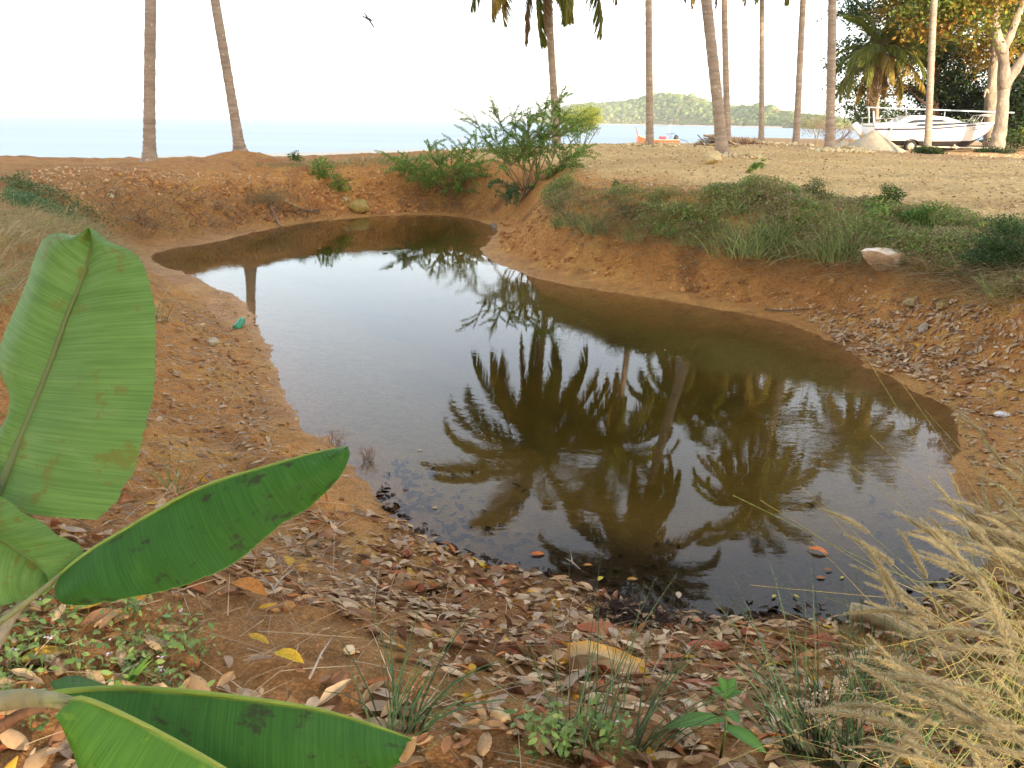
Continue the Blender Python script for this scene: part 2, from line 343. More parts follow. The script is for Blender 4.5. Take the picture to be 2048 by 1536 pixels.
def ground_mat():
    m, n, o = newmat('laterite_ground'); p = N(n, 'ShaderNodeBsdfPrincipled'); p.inputs['Specular IOR Level'].default_value = .12
    a = N(n, 'ShaderNodeVertexColor'); a.layer_name = 'Col'; tc = N(n, 'ShaderNodeTexCoord'); P = tc.outputs['Object']
    n1 = N(n, 'ShaderNodeTexNoise', Scale=9.0, Detail=8.0, Roughness=.75); L(n, P, n1.inputs['Vector'])
    n2 = N(n, 'ShaderNodeTexNoise', Scale=70.0, Detail=4.0, Roughness=.7); L(n, P, n2.inputs['Vector'])
    v = N(n, 'ShaderNodeTexVoronoi', Scale=26.0); L(n, P, v.inputs['Vector'])
    v2 = N(n, 'ShaderNodeTexVoronoi', Scale=90.0); L(n, P, v2.inputs['Vector'])
    c = mul(n, a.outputs[0], ramp(n, n1.outputs[0], [(.28, (.62, .58, .55)), (.5, (1, 1, 1)), (.72, (1.25, 1.28, 1.3))]))
    c = mul(n, c, ramp(n, n2.outputs[0], [(.3, (.72, .7, .68)), (.65, (1.18, 1.18, 1.18))]))
    c = mul(n, c, ramp(n, v2.outputs['Distance'], [(.0, (1.25, 1.25, 1.2)), (.35, (1, 1, 1)), (.7, (.8, .78, .76))]))
    L(n, c, p.inputs['Base Color'])
    sx = N(n, 'ShaderNodeSeparateXYZ'); L(n, P, sx.inputs[0])
    mr = N(n, 'ShaderNodeMapRange'); mr.inputs[1].default_value = .0; mr.inputs[2].default_value = .12; mr.inputs[3].default_value = .38; mr.inputs[4].default_value = .93
    L(n, sx.outputs[2], mr.inputs[0]); L(n, mr.outputs[0], p.inputs['Roughness'])
    ad = N(n, 'ShaderNodeMath', operation='ADD'); L(n, n1.outputs[0], ad.inputs[0]); L(n, v.outputs['Distance'], ad.inputs[1])
    ad2 = N(n, 'ShaderNodeMath', operation='ADD'); L(n, ad.outputs[0], ad2.inputs[0]); L(n, n2.outputs[0], ad2.inputs[1])
    b = N(n, 'ShaderNodeBump', Strength=.9, Distance=.03); L(n, ad2.outputs[0], b.inputs['Height']); L(n, b.outputs[0], p.inputs['Normal'])
    L(n, p.outputs[0], o.inputs[0]); return m
gr = g.obj('ground', ground_mat()); tag(gr, kind='structure')

# ------------------------------------------------------------------ pond water: closed body under a rippled sheet
def pond_mat():
    m, n, o = newmat('pond_water'); tc = N(n, 'ShaderNodeTexCoord'); P = tc.outputs['Object']
    mp = N(n, 'ShaderNodeMapping'); mp.inputs['Scale'].default_value = (1.0, 2.2, 1); L(n, P, mp.inputs[0])
    w = N(n, 'ShaderNodeTexNoise', Scale=5.5, Detail=3.0, Roughness=.5); L(n, mp.outputs[0], w.inputs['Vector'])
    w2 = N(n, 'ShaderNodeTexNoise', Scale=.55, Detail=2.0); L(n, P, w2.inputs['Vector'])
    k = N(n, 'ShaderNodeMapRange'); k.inputs[1].default_value = .42; k.inputs[2].default_value = .62; k.inputs[3].default_value = .15; k.inputs[4].default_value = 1.0; L(n, w2.outputs[0], k.inputs[0])
    h = N(n, 'ShaderNodeMath', operation='MULTIPLY'); L(n, w.outputs[0], h.inputs[0]); L(n, k.outputs[0], h.inputs[1])
    b = N(n, 'ShaderNodeBump', Strength=.28, Distance=.003); L(n, h.outputs[0], b.inputs['Height'])
    fr = N(n, 'ShaderNodeFresnel', IOR=1.40); L(n, b.outputs[0], fr.inputs['Normal'])
    gl = N(n, 'ShaderNodeBsdfGlossy', Roughness=.02); L(n, b.outputs[0], gl.inputs['Normal'])
    tr = N(n, 'ShaderNodeBsdfTransparent'); tr.inputs[0].default_value = (1, 1, 1, 1)
    ms = N(n, 'ShaderNodeMixShader'); L(n, fr.outputs[0], ms.inputs[0]); L(n, tr.outputs[0], ms.inputs[1]); L(n, gl.outputs[0], ms.inputs[2])
    L(n, ms.outputs[0], o.inputs['Surface'])
    va = N(n, 'ShaderNodeVolumeAbsorption', Density=1.75); va.inputs[0].default_value = (.66, .58, .13, 1)
    vs = N(n, 'ShaderNodeVolumeScatter', Density=.28); vs.inputs[0].default_value = (.80, .58, .16, 1)
    ad = N(n, 'ShaderNodeAddShader'); L(n, va.outputs[0], ad.inputs[0]); L(n, vs.outputs[0], ad.inputs[1]); L(n, ad.outputs[0], o.inputs['Volume'])
    return m
cen = PW.mean(0); out = []
for i in range(len(PW)):
    e = PW[(i+1) % len(PW)]-PW[i-1]; nn = np.array([e[1], -e[0]]); nn /= np.linalg.norm(nn)+1e-9
    q = PW[i]+nn*.35
    if sdist(np.array([q[0]]), np.array([q[1]]))[0] < 0: q = PW[i]-nn*.35
    out.append(q)
import bmesh
bm = bmesh.new(); tv = [bm.verts.new((q[0], q[1], 0)) for q in out]; bv = [bm.verts.new((q[0], q[1], -1.0)) for q in out]; k = len(out)
bm.faces.new(tv); bm.faces.new(bv[::-1])
for i in range(k): bm.faces.new((tv[i], bv[i], bv[(i+1) % k], tv[(i+1) % k]))
bmesh.ops.recalc_face_normals(bm, faces=bm.faces); bmesh.ops.triangulate(bm, faces=bm.faces)
me = bpy.data.meshes.new('pond_water'); bm.to_mesh(me); bm.free(); me.materials.append(pond_mat())
tag(place('pond_water', me, (0, 0, 0)), kind='structure')

# ------------------------------------------------------------------ sea
def sea_mat():
    m, n, o = newmat('sea_water'); p = N(n, 'ShaderNodeBsdfPrincipled', Roughness=.35, IOR=1.2)
    tc = N(n, 'ShaderNodeTexCoord'); P = tc.outputs['Object']
    mp = N(n, 'ShaderNodeMapping'); mp.inputs['Scale'].default_value = (.35, 1, 1); L(n, P, mp.inputs[0])
    w = N(n, 'ShaderNodeTexNoise', Scale=.9, Detail=6.0, Roughness=.6); L(n, mp.outputs[0], w.inputs['Vector'])
    b = N(n, 'ShaderNodeBump', Strength=.5, Distance=.12); L(n, w.outputs[0], b.inputs['Height']); L(n, b.outputs[0], p.inputs['Normal'])
    mp2 = N(n, 'ShaderNodeMapping'); mp2.inputs['Scale'].default_value = (.004, .03, 1); L(n, P, mp2.inputs[0])
    w3 = N(n, 'ShaderNodeTexNoise', Scale=1.0, Detail=4.0); L(n, mp2.outputs[0], w3.inputs['Vector'])
    L(n, ramp(n, w3.outputs[0], [(.35, (.10, .16, .25)), (.65, (.14, .21, .30))]), p.inputs['Base Color'])
    L(n, p.outputs[0], o.inputs[0]); return m
g = G(); yy = np.array([30, 60, 100, 150, 220, 350, 600, 1000, 2000, 5500.]); xx = np.linspace(-1, 1, 21)
V = np.array([[q*max(350, y_*1.0), y_, -.9] for y_ in yy for q in xx]); i_ = (np.arange(9)[:, None]*21+np.arange(20)[None]).ravel()
g.add(V, np.stack([i_, i_+1, i_+22, i_+21], 1)); tag(g.obj('sea', sea_mat()), kind='structure')

# ------------------------------------------------------------------ far island: hill sheet, forest, strip of beach
prof = [(1060,243.5),(1072,236),(1088,226),(1105,220),(1140,210),(1170,207),(1200,207),(1240,205),(1262,202),(1280,198),(1300,191),(1325,186),(1350,185),(1375,190),(1400,198),(1425,207),(1450,214),(1475,213),(1500,209),(1530,212),(1560,222),(1600,228),(1650,233),(1720,240),(1800,236),(1900,230),(2050,235),(2200,240)]
def islandY(px): return np.interp(px, [1060, 1300, 1650, 2200], [1650, 1350, 760, 520])
g = G(); pp = np.linspace(1060, 2200, 150); vv = np.linspace(0, 1, 16); crown_pts = []
ph = np.interp(pp, [a for a, b in prof], [b for a, b in prof]); VV = []
for a, b in zip(pp, ph):
    Y0 = islandY(a); base = at_y(a, 300, Y0); top = at_y(a, b+2.5, Y0+130*Y0/1200)
    for t in vv:
        q = base*(1-t)+top*t; hgt = (top[2]+1)*(t**.8); q[2] = -1.2+hgt+1.2*t*(1-t)*4*fbm(np.array([a*.02]), np.array([t*3]))[0]*Y0/300
        VV.append(q)
    for t in (1,):
        bq = top*1.06; bq[2] = -1; VV.append(bq)
VV = np.array(VV); nv = 17; i_ = (np.arange(149)[:, None]*nv+np.arange(16)[None]).ravel()
g.add(VV, np.stack([i_, i_+nv, i_+nv+1, i_+1], 1), None, (.17, .17, .07)); isl = g.obj('island_hill', M['mound']); tag(isl, kind='structure')
def ico(sub=1):
    b = bmesh.new(); bmesh.ops.create_icosphere(b, subdivisions=sub, radius=1); b.verts.ensure_lookup_table()
    V = np.array([v.co[:] for v in b.verts]); T = np.array([[v.index for v in f.verts] for f in b.faces]); b.free(); return V, T
IV1, IT1 = ico(1); IV2, IT2 = ico(2)
g = G(); S = VV.reshape(150, 17, 3)[:, :16]; nb = 5200
a = rng.random(nb)*148.99; t = (rng.random(nb)**.8)*14.99; ia = a.astype(int); it = t.astype(int); fa = (a-ia)[:, None]; ft = (t-it)[:, None]
P = (S[ia, it]*(1-fa)+S[ia+1, it]*fa)*(1-ft)+(S[ia, it+1]*(1-fa)+S[ia+1, it+1]*fa)*ft
sc = (2.2+rng.random(nb)**2*5.5)*np.clip(P[:, 1]/1300, .5, 1.2)*(.55+.45*t/15)
nz = 1+.28*rng.normal(size=(nb, 12)); mm = np.zeros((nb, 3, 3)); mm[:, 0, 0] = sc*1.1; mm[:, 1, 1] = sc; mm[:, 2, 2] = sc*(.75+.4*rng.random(nb))
tvar = np.repeat(1+.25*rng.normal(size=(nb, 12)), 1, 0)
cc = mixc((.13, .19, .05), (.32, .36, .11), nb, .25); dry = rng.random(nb) < np.clip(.5-t/9, .03, .5); cc[dry] = mixc((.34, .27, .12), (.24, .24, .10), dry.sum())
for kk in range(3):
    sel = np.arange(nb) % 3 == kk; tv_ = IV1[:]*(1+.22*rng.normal(size=(len(IV1), 1))); g.inst(tv_, None, IT1, mm[sel], P[sel], cc[sel])
tag(g.obj('forest', M['leaf']), 'pale green forest covering the low island across the bay', 'forest', kind='stuff')
g = G(); q = [at_z(a, 0) if 0 else None for a in ()]
pb = np.linspace(1175, 1560, 60); lo = []; 
for a in pb:
    Y0 = islandY(a)-14; b0 = at_y(a, 300, Y0); lo.append((b0[0], b0[1], -.95))
lo = np.array(lo); hi = lo*np.array([1.02, 1.02, 1]); hi[:, 2] = .9; Vb = np.vstack([lo, hi]); i_ = np.arange(59)
g.add(Vb, np.stack([i_, i_+1, i_+61, i_+60], 1), None, (.62, .50, .40)); tag(g.obj('island_beach', M['stone']), kind='structure')
# haze
m, n, o = newmat('haze_air'); pv = N(n, 'ShaderNodeVolumePrincipled', Density=.00018); pv.inputs['Color'].default_value = (.86, .93, 1, 1); L(n, pv.outputs[0], o.inputs['Volume'])
g = G(); g.box((0, 2700, 39.5), (12400, 6000, 85)); tag(g.obj('haze', m, smooth=False), 'thin pale sea air over the whole bay', 'haze', kind='stuff')
# ------------------------------------------------------------------ coconut palms
def frond_mesh(name, Ln, droop, nl, ll, hang, cols, seed, dead=False):
    """leaf along +X from the crown; droop bends it down; hang 0..1 makes the leaflets fall"""
    rs = np.random.default_rng(seed); g = G(); t = np.linspace(0, 1, 15)
    ang = -droop*t**1.25; dx = np.cos(ang); dz = np.sin(ang); P = np.zeros((15, 3)); P[1:, 0] = np.cumsum(dx[1:])*Ln/14; P[1:, 2] = np.cumsum(dz[1:])*Ln/14
    P[:, 1] = .06*Ln*np.sin(t*2+seed)*t
    g.tube(P, .035*(1-t)**.7+.006, 5, cols[2])
    TV = []; TQ = []; TC_ = []; 
    for s in (-1, 1):
        for i in range(nl):
            u = .12+.88*(i+rs.random()*.6)/nl; x = u*14; k = min(13, int(x)); p = P[k]+(P[k+1]-P[k])*(x-k); tg = unit(P[k+1]-P[k])
            side = np.array([0, s, 0.]); l = ll*(math.sin(math.pi*min(1, u*.93+.12))**.6)*rs.uniform(.8, 1.1)
            nrm = np.cross(tg, side)*s; nrm = nrm if nrm[2] > 0 else -nrm
            d = unit(tg*(.55+.5*u)+side*(1.0-.55*hang)+nrm*.15*(1-hang)+rs.normal(size=3)*.06)
            q = [p]; sp = l/3
            for j in range(3):
                d = unit(d+np.array([0, 0, -1])*(.22+.75*hang)*(j+1)/2*rs.uniform(.7, 1.2)); q.append(q[-1]+d*sp)
            q = np.array(q); w = np.array([.014, .020, .016, .003])*(1.5 if not dead else 1.1); wd_ = unit(np.cross(d, rs.normal(size=3)*.3+tg))
            b = len(TV); c = np.asarray(cols[0])*(1-rs.random()*.5)+np.asarray(cols[1])*rs.random()*.5
            for j in range(4): TV += [q[j]-wd_*w[j], q[j]+wd_*w[j]]; TC_ += [c, c]
            TQ += [(b+2*j, b+2*j+1, b+2*j+3, b+2*j+2) for j in range(3)]
    g.add(TV, TQ, None, np.array(TC_)); return g.mesh(name, M['leaf'])
gc = ((.15, .20, .03), (.34, .33, .05), (.30, .25, .08)); yc = ((.38, .30, .06), (.42, .27, .06), (.32, .22, .08)); dc = ((.30, .20, .10), (.22, .14, .07), (.30, .20, .11))
FR = {'up': [frond_mesh('frond', 3.6, .9, 74, .95, .15, gc, 1), frond_mesh('frond', 3.8, 1.2, 74, 1.0, .3, gc, 2)],
      'mid': [frond_mesh('frond', 4.1, 1.9, 78, 1.05, .55, gc, 3), frond_mesh('frond', 4.2, 2.15, 78, 1.0, .75, gc, 4)],
      'low': [frond_mesh('frond', 4.1, 1.3, 76, .95, .9, (gc[0], yc[0], yc[2]), 5), frond_mesh('frond', 4.0, 1.1, 76, .95, 1.0, yc, 6)],
      'dead': [frond_mesh('frond', 3.9, .7, 44, .8, 1.3, dc, 7, True)]}
bg_ = G(); 
for k in range(9):
    a = k*2.4; bg_.inst(IV2*np.array([.12, .12, .15]), None, IT2, np.eye(3)[None], np.array([[.26*math.cos(a), .26*math.sin(a), -.28-.1*(k % 3)]]), np.array([(.20, .17, .05)]))
NUT = bg_.mesh('coconut_bunch', M['leaf'])
bs = G(); 
for k in range(26):
    a = k*2.39; t = np.linspace(0, 1, 4)[:, None]; e = .5+.8*random.random()
    bs.tube(np.array([[.10*math.cos(a), .10*math.sin(a), -.45], [.17*math.cos(a), .17*math.sin(a), -.1], [.28*math.cos(a), .28*math.sin(a), .15+.2*e], [.6*math.cos(a), .6*math.sin(a), .35+.5*e]]), [.05, .06, .04, .02], 5, (.20, .17, .07))
CORE = bs.mesh('crown_core', M['bark'])
def palm(base, top, ht, r, label, seed, group='coconut palms on the shore', n=(7, 8, 7, 3), lean_end=0.35, dry=0.0, rot=0.0, fs=1.0, sink=.15):
    """base: world point; top: pixel of the trunk's middle at that distance (upper end in the photo), ht: height of the crown in world z"""
    rs = random.Random(seed); base = np.asarray(base, float); t0 = at_y(top[0], top[1], base[1]+top[2] if len(top) > 2 else base[1])
    sl = (t0-base)/(t0[2]-base[2]); tp = base+sl*(ht-base[2]); mid = base+sl*(ht-base[2])*.5
    tp[0] -= sl[0]*(ht-base[2])*.10*lean_end*2
    o = empty('coconut_palm', base, label, 'palm tree', group)
    K = 110; c = curve([base-(0, 0, sink), base*.72+mid*.28, mid, mid*.45+tp*.55, tp], K); c = c-base; K = len(c); hh = np.linspace(0, 1, K); H = ht-base[2]
    z = hh*H; rr = r*(.92-.22*hh)+r*1.0*np.exp(-z/.22)+r*.28*np.exp(-z/.9); rr *= 1+.05*np.where(np.arange(K) % 3 == 0, 1, -.4)+.02*np.array([rs.uniform(-1, 1) for _ in range(K)])
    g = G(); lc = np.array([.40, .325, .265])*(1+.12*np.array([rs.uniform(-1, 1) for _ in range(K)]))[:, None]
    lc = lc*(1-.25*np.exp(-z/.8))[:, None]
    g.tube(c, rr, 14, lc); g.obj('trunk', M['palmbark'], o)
    core = place('crown_core', CORE, tp-base, parent=o); nt_ = place('coconut_bunch', NUT, tp-base-(0, 0, .1), (0, 0, rs.random()*6), parent=o)
    az = rot
    for kind, cnt, pit in (('up', n[0]+3, (.75, 1.4)), ('mid', n[1]+4, (.35, .85)), ('low', n[2]+2, (-.75, .0)), ('dead', n[3], (-1.35, -1.0))):
        for k in range(cnt):
            az += 2.39996+rs.uniform(-.15, .15)
            kk = 'low' if (rs.random() < dry and kind == 'mid') else kind
            me = rs.choice(FR[kk]); e = place('frond', me, tp-base+np.array([0, 0, .1]), (rs.uniform(-.25, .25), -rs.uniform(*pit), az), rs.uniform(.95, 1.18)*fs, o)
            if kind == 'dead': e['label'] = 'brown dead frond hanging down'
    return o
def palm_bark():
    m, n, o = newmat('palm_bark'); p = N(n, 'ShaderNodeBsdfPrincipled', Roughness=.9); p.inputs['Specular IOR Level'].default_value = .15
    a = N(n, 'ShaderNodeVertexColor'); a.layer_name = 'Col'; tc = N(n, 'ShaderNodeTexCoord'); P = tc.outputs['Object']
    mp = N(n, 'ShaderNodeMapping'); mp.inputs['Scale'].default_value = (1, 1, 5); L(n, P, mp.inputs[0])
    n1 = N(n, 'ShaderNodeTexNoise', Scale=3.0, Detail=6.0, Roughness=.7); L(n, mp.outputs[0], n1.inputs['Vector'])
    n2 = N(n, 'ShaderNodeTexNoise', Scale=7.0, Detail=3.0); L(n, P, n2.inputs['Vector'])
    v = N(n, 'ShaderNodeTexVoronoi', Scale=7.0); L(n, P, v.inputs['Vector'])
    c = mul(n, a.outputs[0], ramp(n, n1.outputs[0], [(.3, (.62, .6, .58)), (.6, (1.1, 1.08, 1.05))]))
    k = N(n, 'ShaderNodeMath', operation='SUBTRACT'); L(n, n2.outputs[0], k.inputs[0]); L(n, v.outputs['Distance'], k.inputs[1])
    f = ramp(n, k.outputs[0], [(.38, (0, 0, 0)), (.42, (.7, .7, .7))]); x = N(n, 'ShaderNodeMix', data_type='RGBA'); L(n, f, x.inputs[0]); L(n, c, x.inputs[6]); x.inputs[7].default_value = (.66, .63, .55, 1)
    L(n, x.outputs[2], p.inputs['Base Color'])
    b = N(n, 'ShaderNodeBump', Strength=.7, Distance=.02); L(n, n1.outputs[0], b.inputs['Height']); L(n, b.outputs[0], p.inputs['Normal']); L(n, p.outputs[0], o.inputs[0]); return m
M['palmbark'] = palm_bark()
def foot(px, py, Y): b = at_y(px, py, Y); return np.array([b[0], Y, hz(b[0], Y)])
palms = [  # base px,py,Y, top px,py, crown z, radius, label
 (298,325,20.5,(301,0),12.0,.155,'thick straight palm trunk rising from the left bank of the pond',1,(7,9,7,2),.2),
 (480,292,22.2,(430,0),11.0,.14,'palm leaning left from the top of a small orange mound',2,(7,8,5,1),.3),
 (1115,292,27,(1096,0,-.5),8.2,.135,'curved palm rising behind the large leafy bush, brown fronds hanging low',3,(8,9,12,2),.8),
 (1300,289,32,(1297,0),10.6,.155,'straight palm in front of the red wooden boat, flared foot',4,(8,9,10,1),.2),
 (1447,311,22.5,(1413,0),10.4,.165,'stout palm leaning left with pale stones and a boulder at its foot',5,(8,9,10,1),.3),
 (1456,285,36,(1448,0),9.9,.155,'slim palm directly behind the stout leaning one, beside the wood pile',6,(8,9,10,2),.2),
 (1523,286,39,(1524,0),10.6,.135,'thinnest reddish palm standing near the shoreline right of the wood pile',7,(8,9,10,1),.1),
 (1592,290,35,(1606,0),10.1,.15,'palm leaning slightly right with a bulging foot at the edge of the sea',8,(8,9,10,1),.2),
 (1660,297,30,(1665,0),12.0,.175,'thick palm left of the grey sand pile, dark scar at its foot',9,(8,9,10,1),.1),
 (1857,293,38,(1868,0),12.5,.17,'palm growing in front of the parked white sailboat',10,(8,9,10,1),.4)]
PF = {}
for px, py, Y, tp, ht, r, lb, sd, nn, le in palms:
    f = foot(px, py, Y); PF[sd] = f; print('palm', sd, 'foot pixel', [round(q) for q in pix(f)], 'want', px, py)
    palm(f, tp, ht, r, lb, sd, n=nn, lean_end=le, dry=.2, rot=sd*1.1, fs=.95 if sd == 3 else .80)
# young drooping palm beside the boat
f = foot(1757, 262, 49); palm(f, (1757, 120), 6.3, .14, 'short shaggy palm with drooping fronds left of the sailboat', 21, group=None, n=(6, 7, 9, 6), fs=.84, dry=.3)

# ------------------------------------------------------------------ broadleaf trees
def crown(name, blobs, nleaf, size, cols, parent, origin, flat=.5, clump=.55, mat='leaf', up_bias=.6, fill=None):
    """blobs: (x,y,z,rx,ry,rz,weight,col_index) ellipsoids; leaves sit in small clumps near their shells"""
    g = G(); w = np.array([b[6]*(b[3]*b[4]*b[5])**.75 for b in blobs]); w /= w.sum()
    for b, ww in zip(blobs, w):
        k = max(4, int(nleaf*ww/14)); u = unit(rng.normal(size=(k, 3))); rr = (rng.random((k, 1))**.42); ctr = np.array(b[:3])+u*rr*np.array(b[3:6])
        ctr = ctr[rng.random(k) > .12]; k = len(ctr); m = 14
        P = np.repeat(ctr, m, 0)+rng.normal(size=(k*m, 3))*np.array([clump, clump, clump*flat]); n_ = k*m
        ca, cb = cols[b[7]]; base = np.repeat(mixc(ca, cb, k, .2), m, 0)*(1+rng.uniform(-.22, .22, (n_, 1)))
        g.inst(DV, DQ, None, frames(n_, up_bias=up_bias, size=size*rng.uniform(.6, 1.25, n_)), P, np.clip(base, .005, .9))
    if origin is not None: g.V = [v-np.asarray(origin, float) for v in g.V]
    return g.obj(name, M[mat], parent, smooth=False)
def limbs(name, paths, col, parent, base, n=9):
    g = G()
    for pts, r0_, r1_ in paths:
        c = curve(pts, 14); k = len(c); rr = np.linspace(r0_, r1_, k)*(1+.07*rng.normal(size=k)); g.tube(c-base, rr, n, np.array(col)*(1+.16*rng.normal(size=(k, 1))))
    return g.obj(name, M['bark'], parent)
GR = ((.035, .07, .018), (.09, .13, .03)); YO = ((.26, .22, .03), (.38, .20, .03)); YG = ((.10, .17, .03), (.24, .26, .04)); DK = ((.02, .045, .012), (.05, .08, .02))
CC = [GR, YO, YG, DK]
def W(px, py, Y): return at_y(px, py, Y)
def blob(px, py, Y, rpx, rpy, ry, w, c):
    p = W(px, py, Y); s = Y/F; return (p[0], p[1], p[2], rpx*s, ry, rpy*s, w, c)
# forked pale tree in front of the bow
b = foot(1994, 291, 44.5); t = empty('almond_tree', b, 'tall pale grey forked tree at the bow of the sailboat, yellowing crown', 'tree', 'broadleaf trees beside the sailboat')
tops = [W(1958, -60, 44), W(2075, 20, 44.5), W(2052, -90, 45)]
limbs('trunk', [([b-(0, 0, .3), b+(0, 0, .5), W(2003, 240, 44.5), W(2008, 170, 44.5)], .39, .28), ([W(2008, 178, 44.5), W(2006, 110, 44.5), W(1992, 60, 44.3), W(1985, -40, 44.2), W(1975, -120, 44)], .33, .12),
                ([W(2008, 172, 44.5), W(2030, 140, 44.7), W(2060, 90, 45), W(2080, 20, 45), W(2120, -60, 46)], .28, .12), ([W(2004, 108, 44.4), W(2028, 50, 44.4), W(2044, 0, 44.5), W(2050, -90, 44.6)], .24, .09)], (.36, .305, .25), t, b, 12)
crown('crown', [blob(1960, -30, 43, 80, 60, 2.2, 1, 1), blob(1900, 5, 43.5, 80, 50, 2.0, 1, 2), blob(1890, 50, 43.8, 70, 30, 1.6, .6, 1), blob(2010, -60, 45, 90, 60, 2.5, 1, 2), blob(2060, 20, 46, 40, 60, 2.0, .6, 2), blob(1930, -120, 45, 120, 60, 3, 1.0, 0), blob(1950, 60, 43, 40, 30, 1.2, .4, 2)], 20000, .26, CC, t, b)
# second pale trunk
b = foot(1982, 284, 49.5); t = empty('almond_tree', b, 'pale single-stemmed tree just left of the forked one, behind the boat', 'tree', 'broadleaf trees beside the sailboat')
limbs('trunk', [([b-(0, 0, .3), W(1980, 262, 49.5), W(1982, 190, 49.5), W(1990, 110, 49.3), W(1992, 30, 49.2), W(1998, -80, 49)], .36, .17), ([W(1983, 200, 49.5), W(1973, 180, 49.3), W(1968, 195, 49)], .10, .05)], (.36, .30, .24), t, b, 12)
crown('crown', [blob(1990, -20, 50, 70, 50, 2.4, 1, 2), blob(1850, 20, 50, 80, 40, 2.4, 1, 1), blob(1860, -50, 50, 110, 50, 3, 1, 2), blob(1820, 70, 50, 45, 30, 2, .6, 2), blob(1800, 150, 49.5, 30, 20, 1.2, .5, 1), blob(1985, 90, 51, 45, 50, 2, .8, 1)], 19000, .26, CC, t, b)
# dark tree with open branches behind the boat
b = foot(1875, 268, 56); t = empty('almond_tree', b, 'dark spreading tree behind the boat cabin, sky showing between its leaves', 'tree', 'broadleaf trees beside the sailboat')
limbs('trunk', [([b-(0, 0, .3), W(1868, 190, 56), W(1872, 140, 56), W(1885, 100, 56), W(1905, 20, 56)], .35, .14), ([W(1870, 160, 56), W(1845, 120, 55.5), W(1800, 90, 55), W(1730, 60, 55)], .18, .05), ([W(1868, 200, 56), W(1830, 180, 56), W(1780, 190, 56), W(1700, 175, 55.5)], .14, .04), ([W(1868, 200, 56), W(1900, 150, 56.5), W(1950, 120, 57)], .16, .05), ([W(1868, 215, 56), W(1840, 200, 55.5), W(1800, 160, 55)], .10, .04)], (.16, .10, .07), t, b)
crown('crown', [blob(1745, 20, 54, 60, 28, 2, .8, 0), blob(1700, 30, 54, 35, 18, 1.5, .4, 0), blob(1715, 95, 54, 45, 16, 2, .8, 0), blob(1700, 130, 54, 35, 16, 2, .8, 0), blob(1715, 175, 54, 45, 18, 2, .8, 0), blob(1740, 212, 54, 40, 16, 2, .7, 0), blob(1790, 100, 55, 60, 30, 3, .9, 2), blob(1850, 90, 56, 60, 25, 3, .9, 0), blob(1905, 100, 56, 60, 30, 3, 1, 0), blob(1920, 145, 56, 50, 22, 3, .9, 0), blob(1900, 185, 57, 80, 22, 3, 1.3, 3), blob(1930, 215, 57, 80, 20, 3, 1.3, 3), blob(1840, 175, 56, 50, 12, 3, .5, 3), blob(1800, 135, 56, 35, 14, 3, .5, 0), blob(1850, 232, 58, 60, 10, 3, .8, 3), blob(1760, 238, 56, 50, 12, 3, .7, 0)], 30000, .24, CC, t, b, clump=.42)
# deep green mass at the edge of the frame
b = foot(2075, 288, 52); t = empty('almond_tree', b, 'dense dark green tree at the right end, low boughs to the ground', 'tree', 'broadleaf trees beside the sailboat')
limbs('trunk', [([b-(0, 0, .3), W(2078, 200, 52), W(2090, 60, 52), W(2100, -60, 52)], .4, .15), ([W(2078, 210, 52), W(2040, 150, 52), W(2010, 100, 52)], .15, .05)], (.14, .10, .07), t, b)
crown('crown', [blob(2040, 200, 52, 55, 45, 3, 1.5, 3), blob(2100, 160, 53, 80, 90, 4, 1.4, 3), blob(2050, 110, 54, 50, 60, 3, 1.2, 3), blob(2030, 262, 51, 50, 22, 2.5, 1.3, 3), blob(2110, 260, 52, 70, 30, 3, 1, 3), blob(2090, 30, 54, 80, 80, 4, 1, 0), blob(2000, 232, 53, 40, 22, 2.5, 1, 3)], 26000, .24, CC, t, b)
# low bright undergrowth right of the trunks
b = foot(2030, 292, 48); t = empty('bush', b, 'low sunlit green bush right of the forked tree', 'bush'); limbs('stem', [([b, b+(.1, 0, .5)], .05, .02), ([b, b+(-.3, 0, .5)], .04, .02)], (.2, .15, .1), t, b, 5)
crown('foliage', [blob(2030, 280, 48, 45, 12, 1.0, 1, 0), blob(2060, 272, 48.5, 30, 14, 1.0, 1, 2)], 2600, .15, CC, t, b, clump=.2)
# clipped tufts at the foot of palm and trees
for px, py, Y, rx, lb in ((1988, 300, 42.5, 42, 'dark green rounded groundcover mound below the forked tree'), (1858, 299, 37.2, 26, 'small dull green mound of weeds at the foot of the palm by the boat')):
    b = foot(px, py, Y); t = empty('groundcover_mound', b, lb, 'plant', 'green mounds in front of the boat trailer'); s = Y/F
    crown('foliage', [(b[0], b[1], b[2]+.08, rx*s, .7, 9*s, 1, 3 if rx > 30 else 0)], 2600, .10, CC, t, b, clump=.10); g = G(); g.tube([(0, 0, -.1), (0, 0, .15)], [.04, .02], 5, (.15, .1, .06)); g.obj('stem', M['bark'], t)
# bright yellow-green shore bush
b = foot(1160, 284, 55); t = empty('mangrove_bush', b, 'bright yellow-green round bush on the shore behind the curved palm', 'bush')
limbs('stem', [([b-(0, 0, .2), b+(a_*.6, 0, 1.0), b+(a_*1.4, c_*.5, 2.2)], .06, .02) for a_, c_ in ((-.8, 0), (-.4, 1), (0, -.6), (.4, .7), (.8, -.3))], (.22, .18, .12), t, b, 6)
CC.append(((.42, .46, .05), (.55, .56, .08))); CC.append(((.20, .26, .05), (.3, .34, .06)))
crown('foliage', [blob(1160, 238, 55, 42, 26, 1.3, 1, 4), blob(1180, 232, 55, 24, 22, 1.2, .8, 4), blob(1140, 250, 55, 22, 20, 1.2, .6, 5), blob(1178, 256, 55, 20, 14, 1.1, .7, 5)], 9000, .10, CC, t, b, clump=.16)
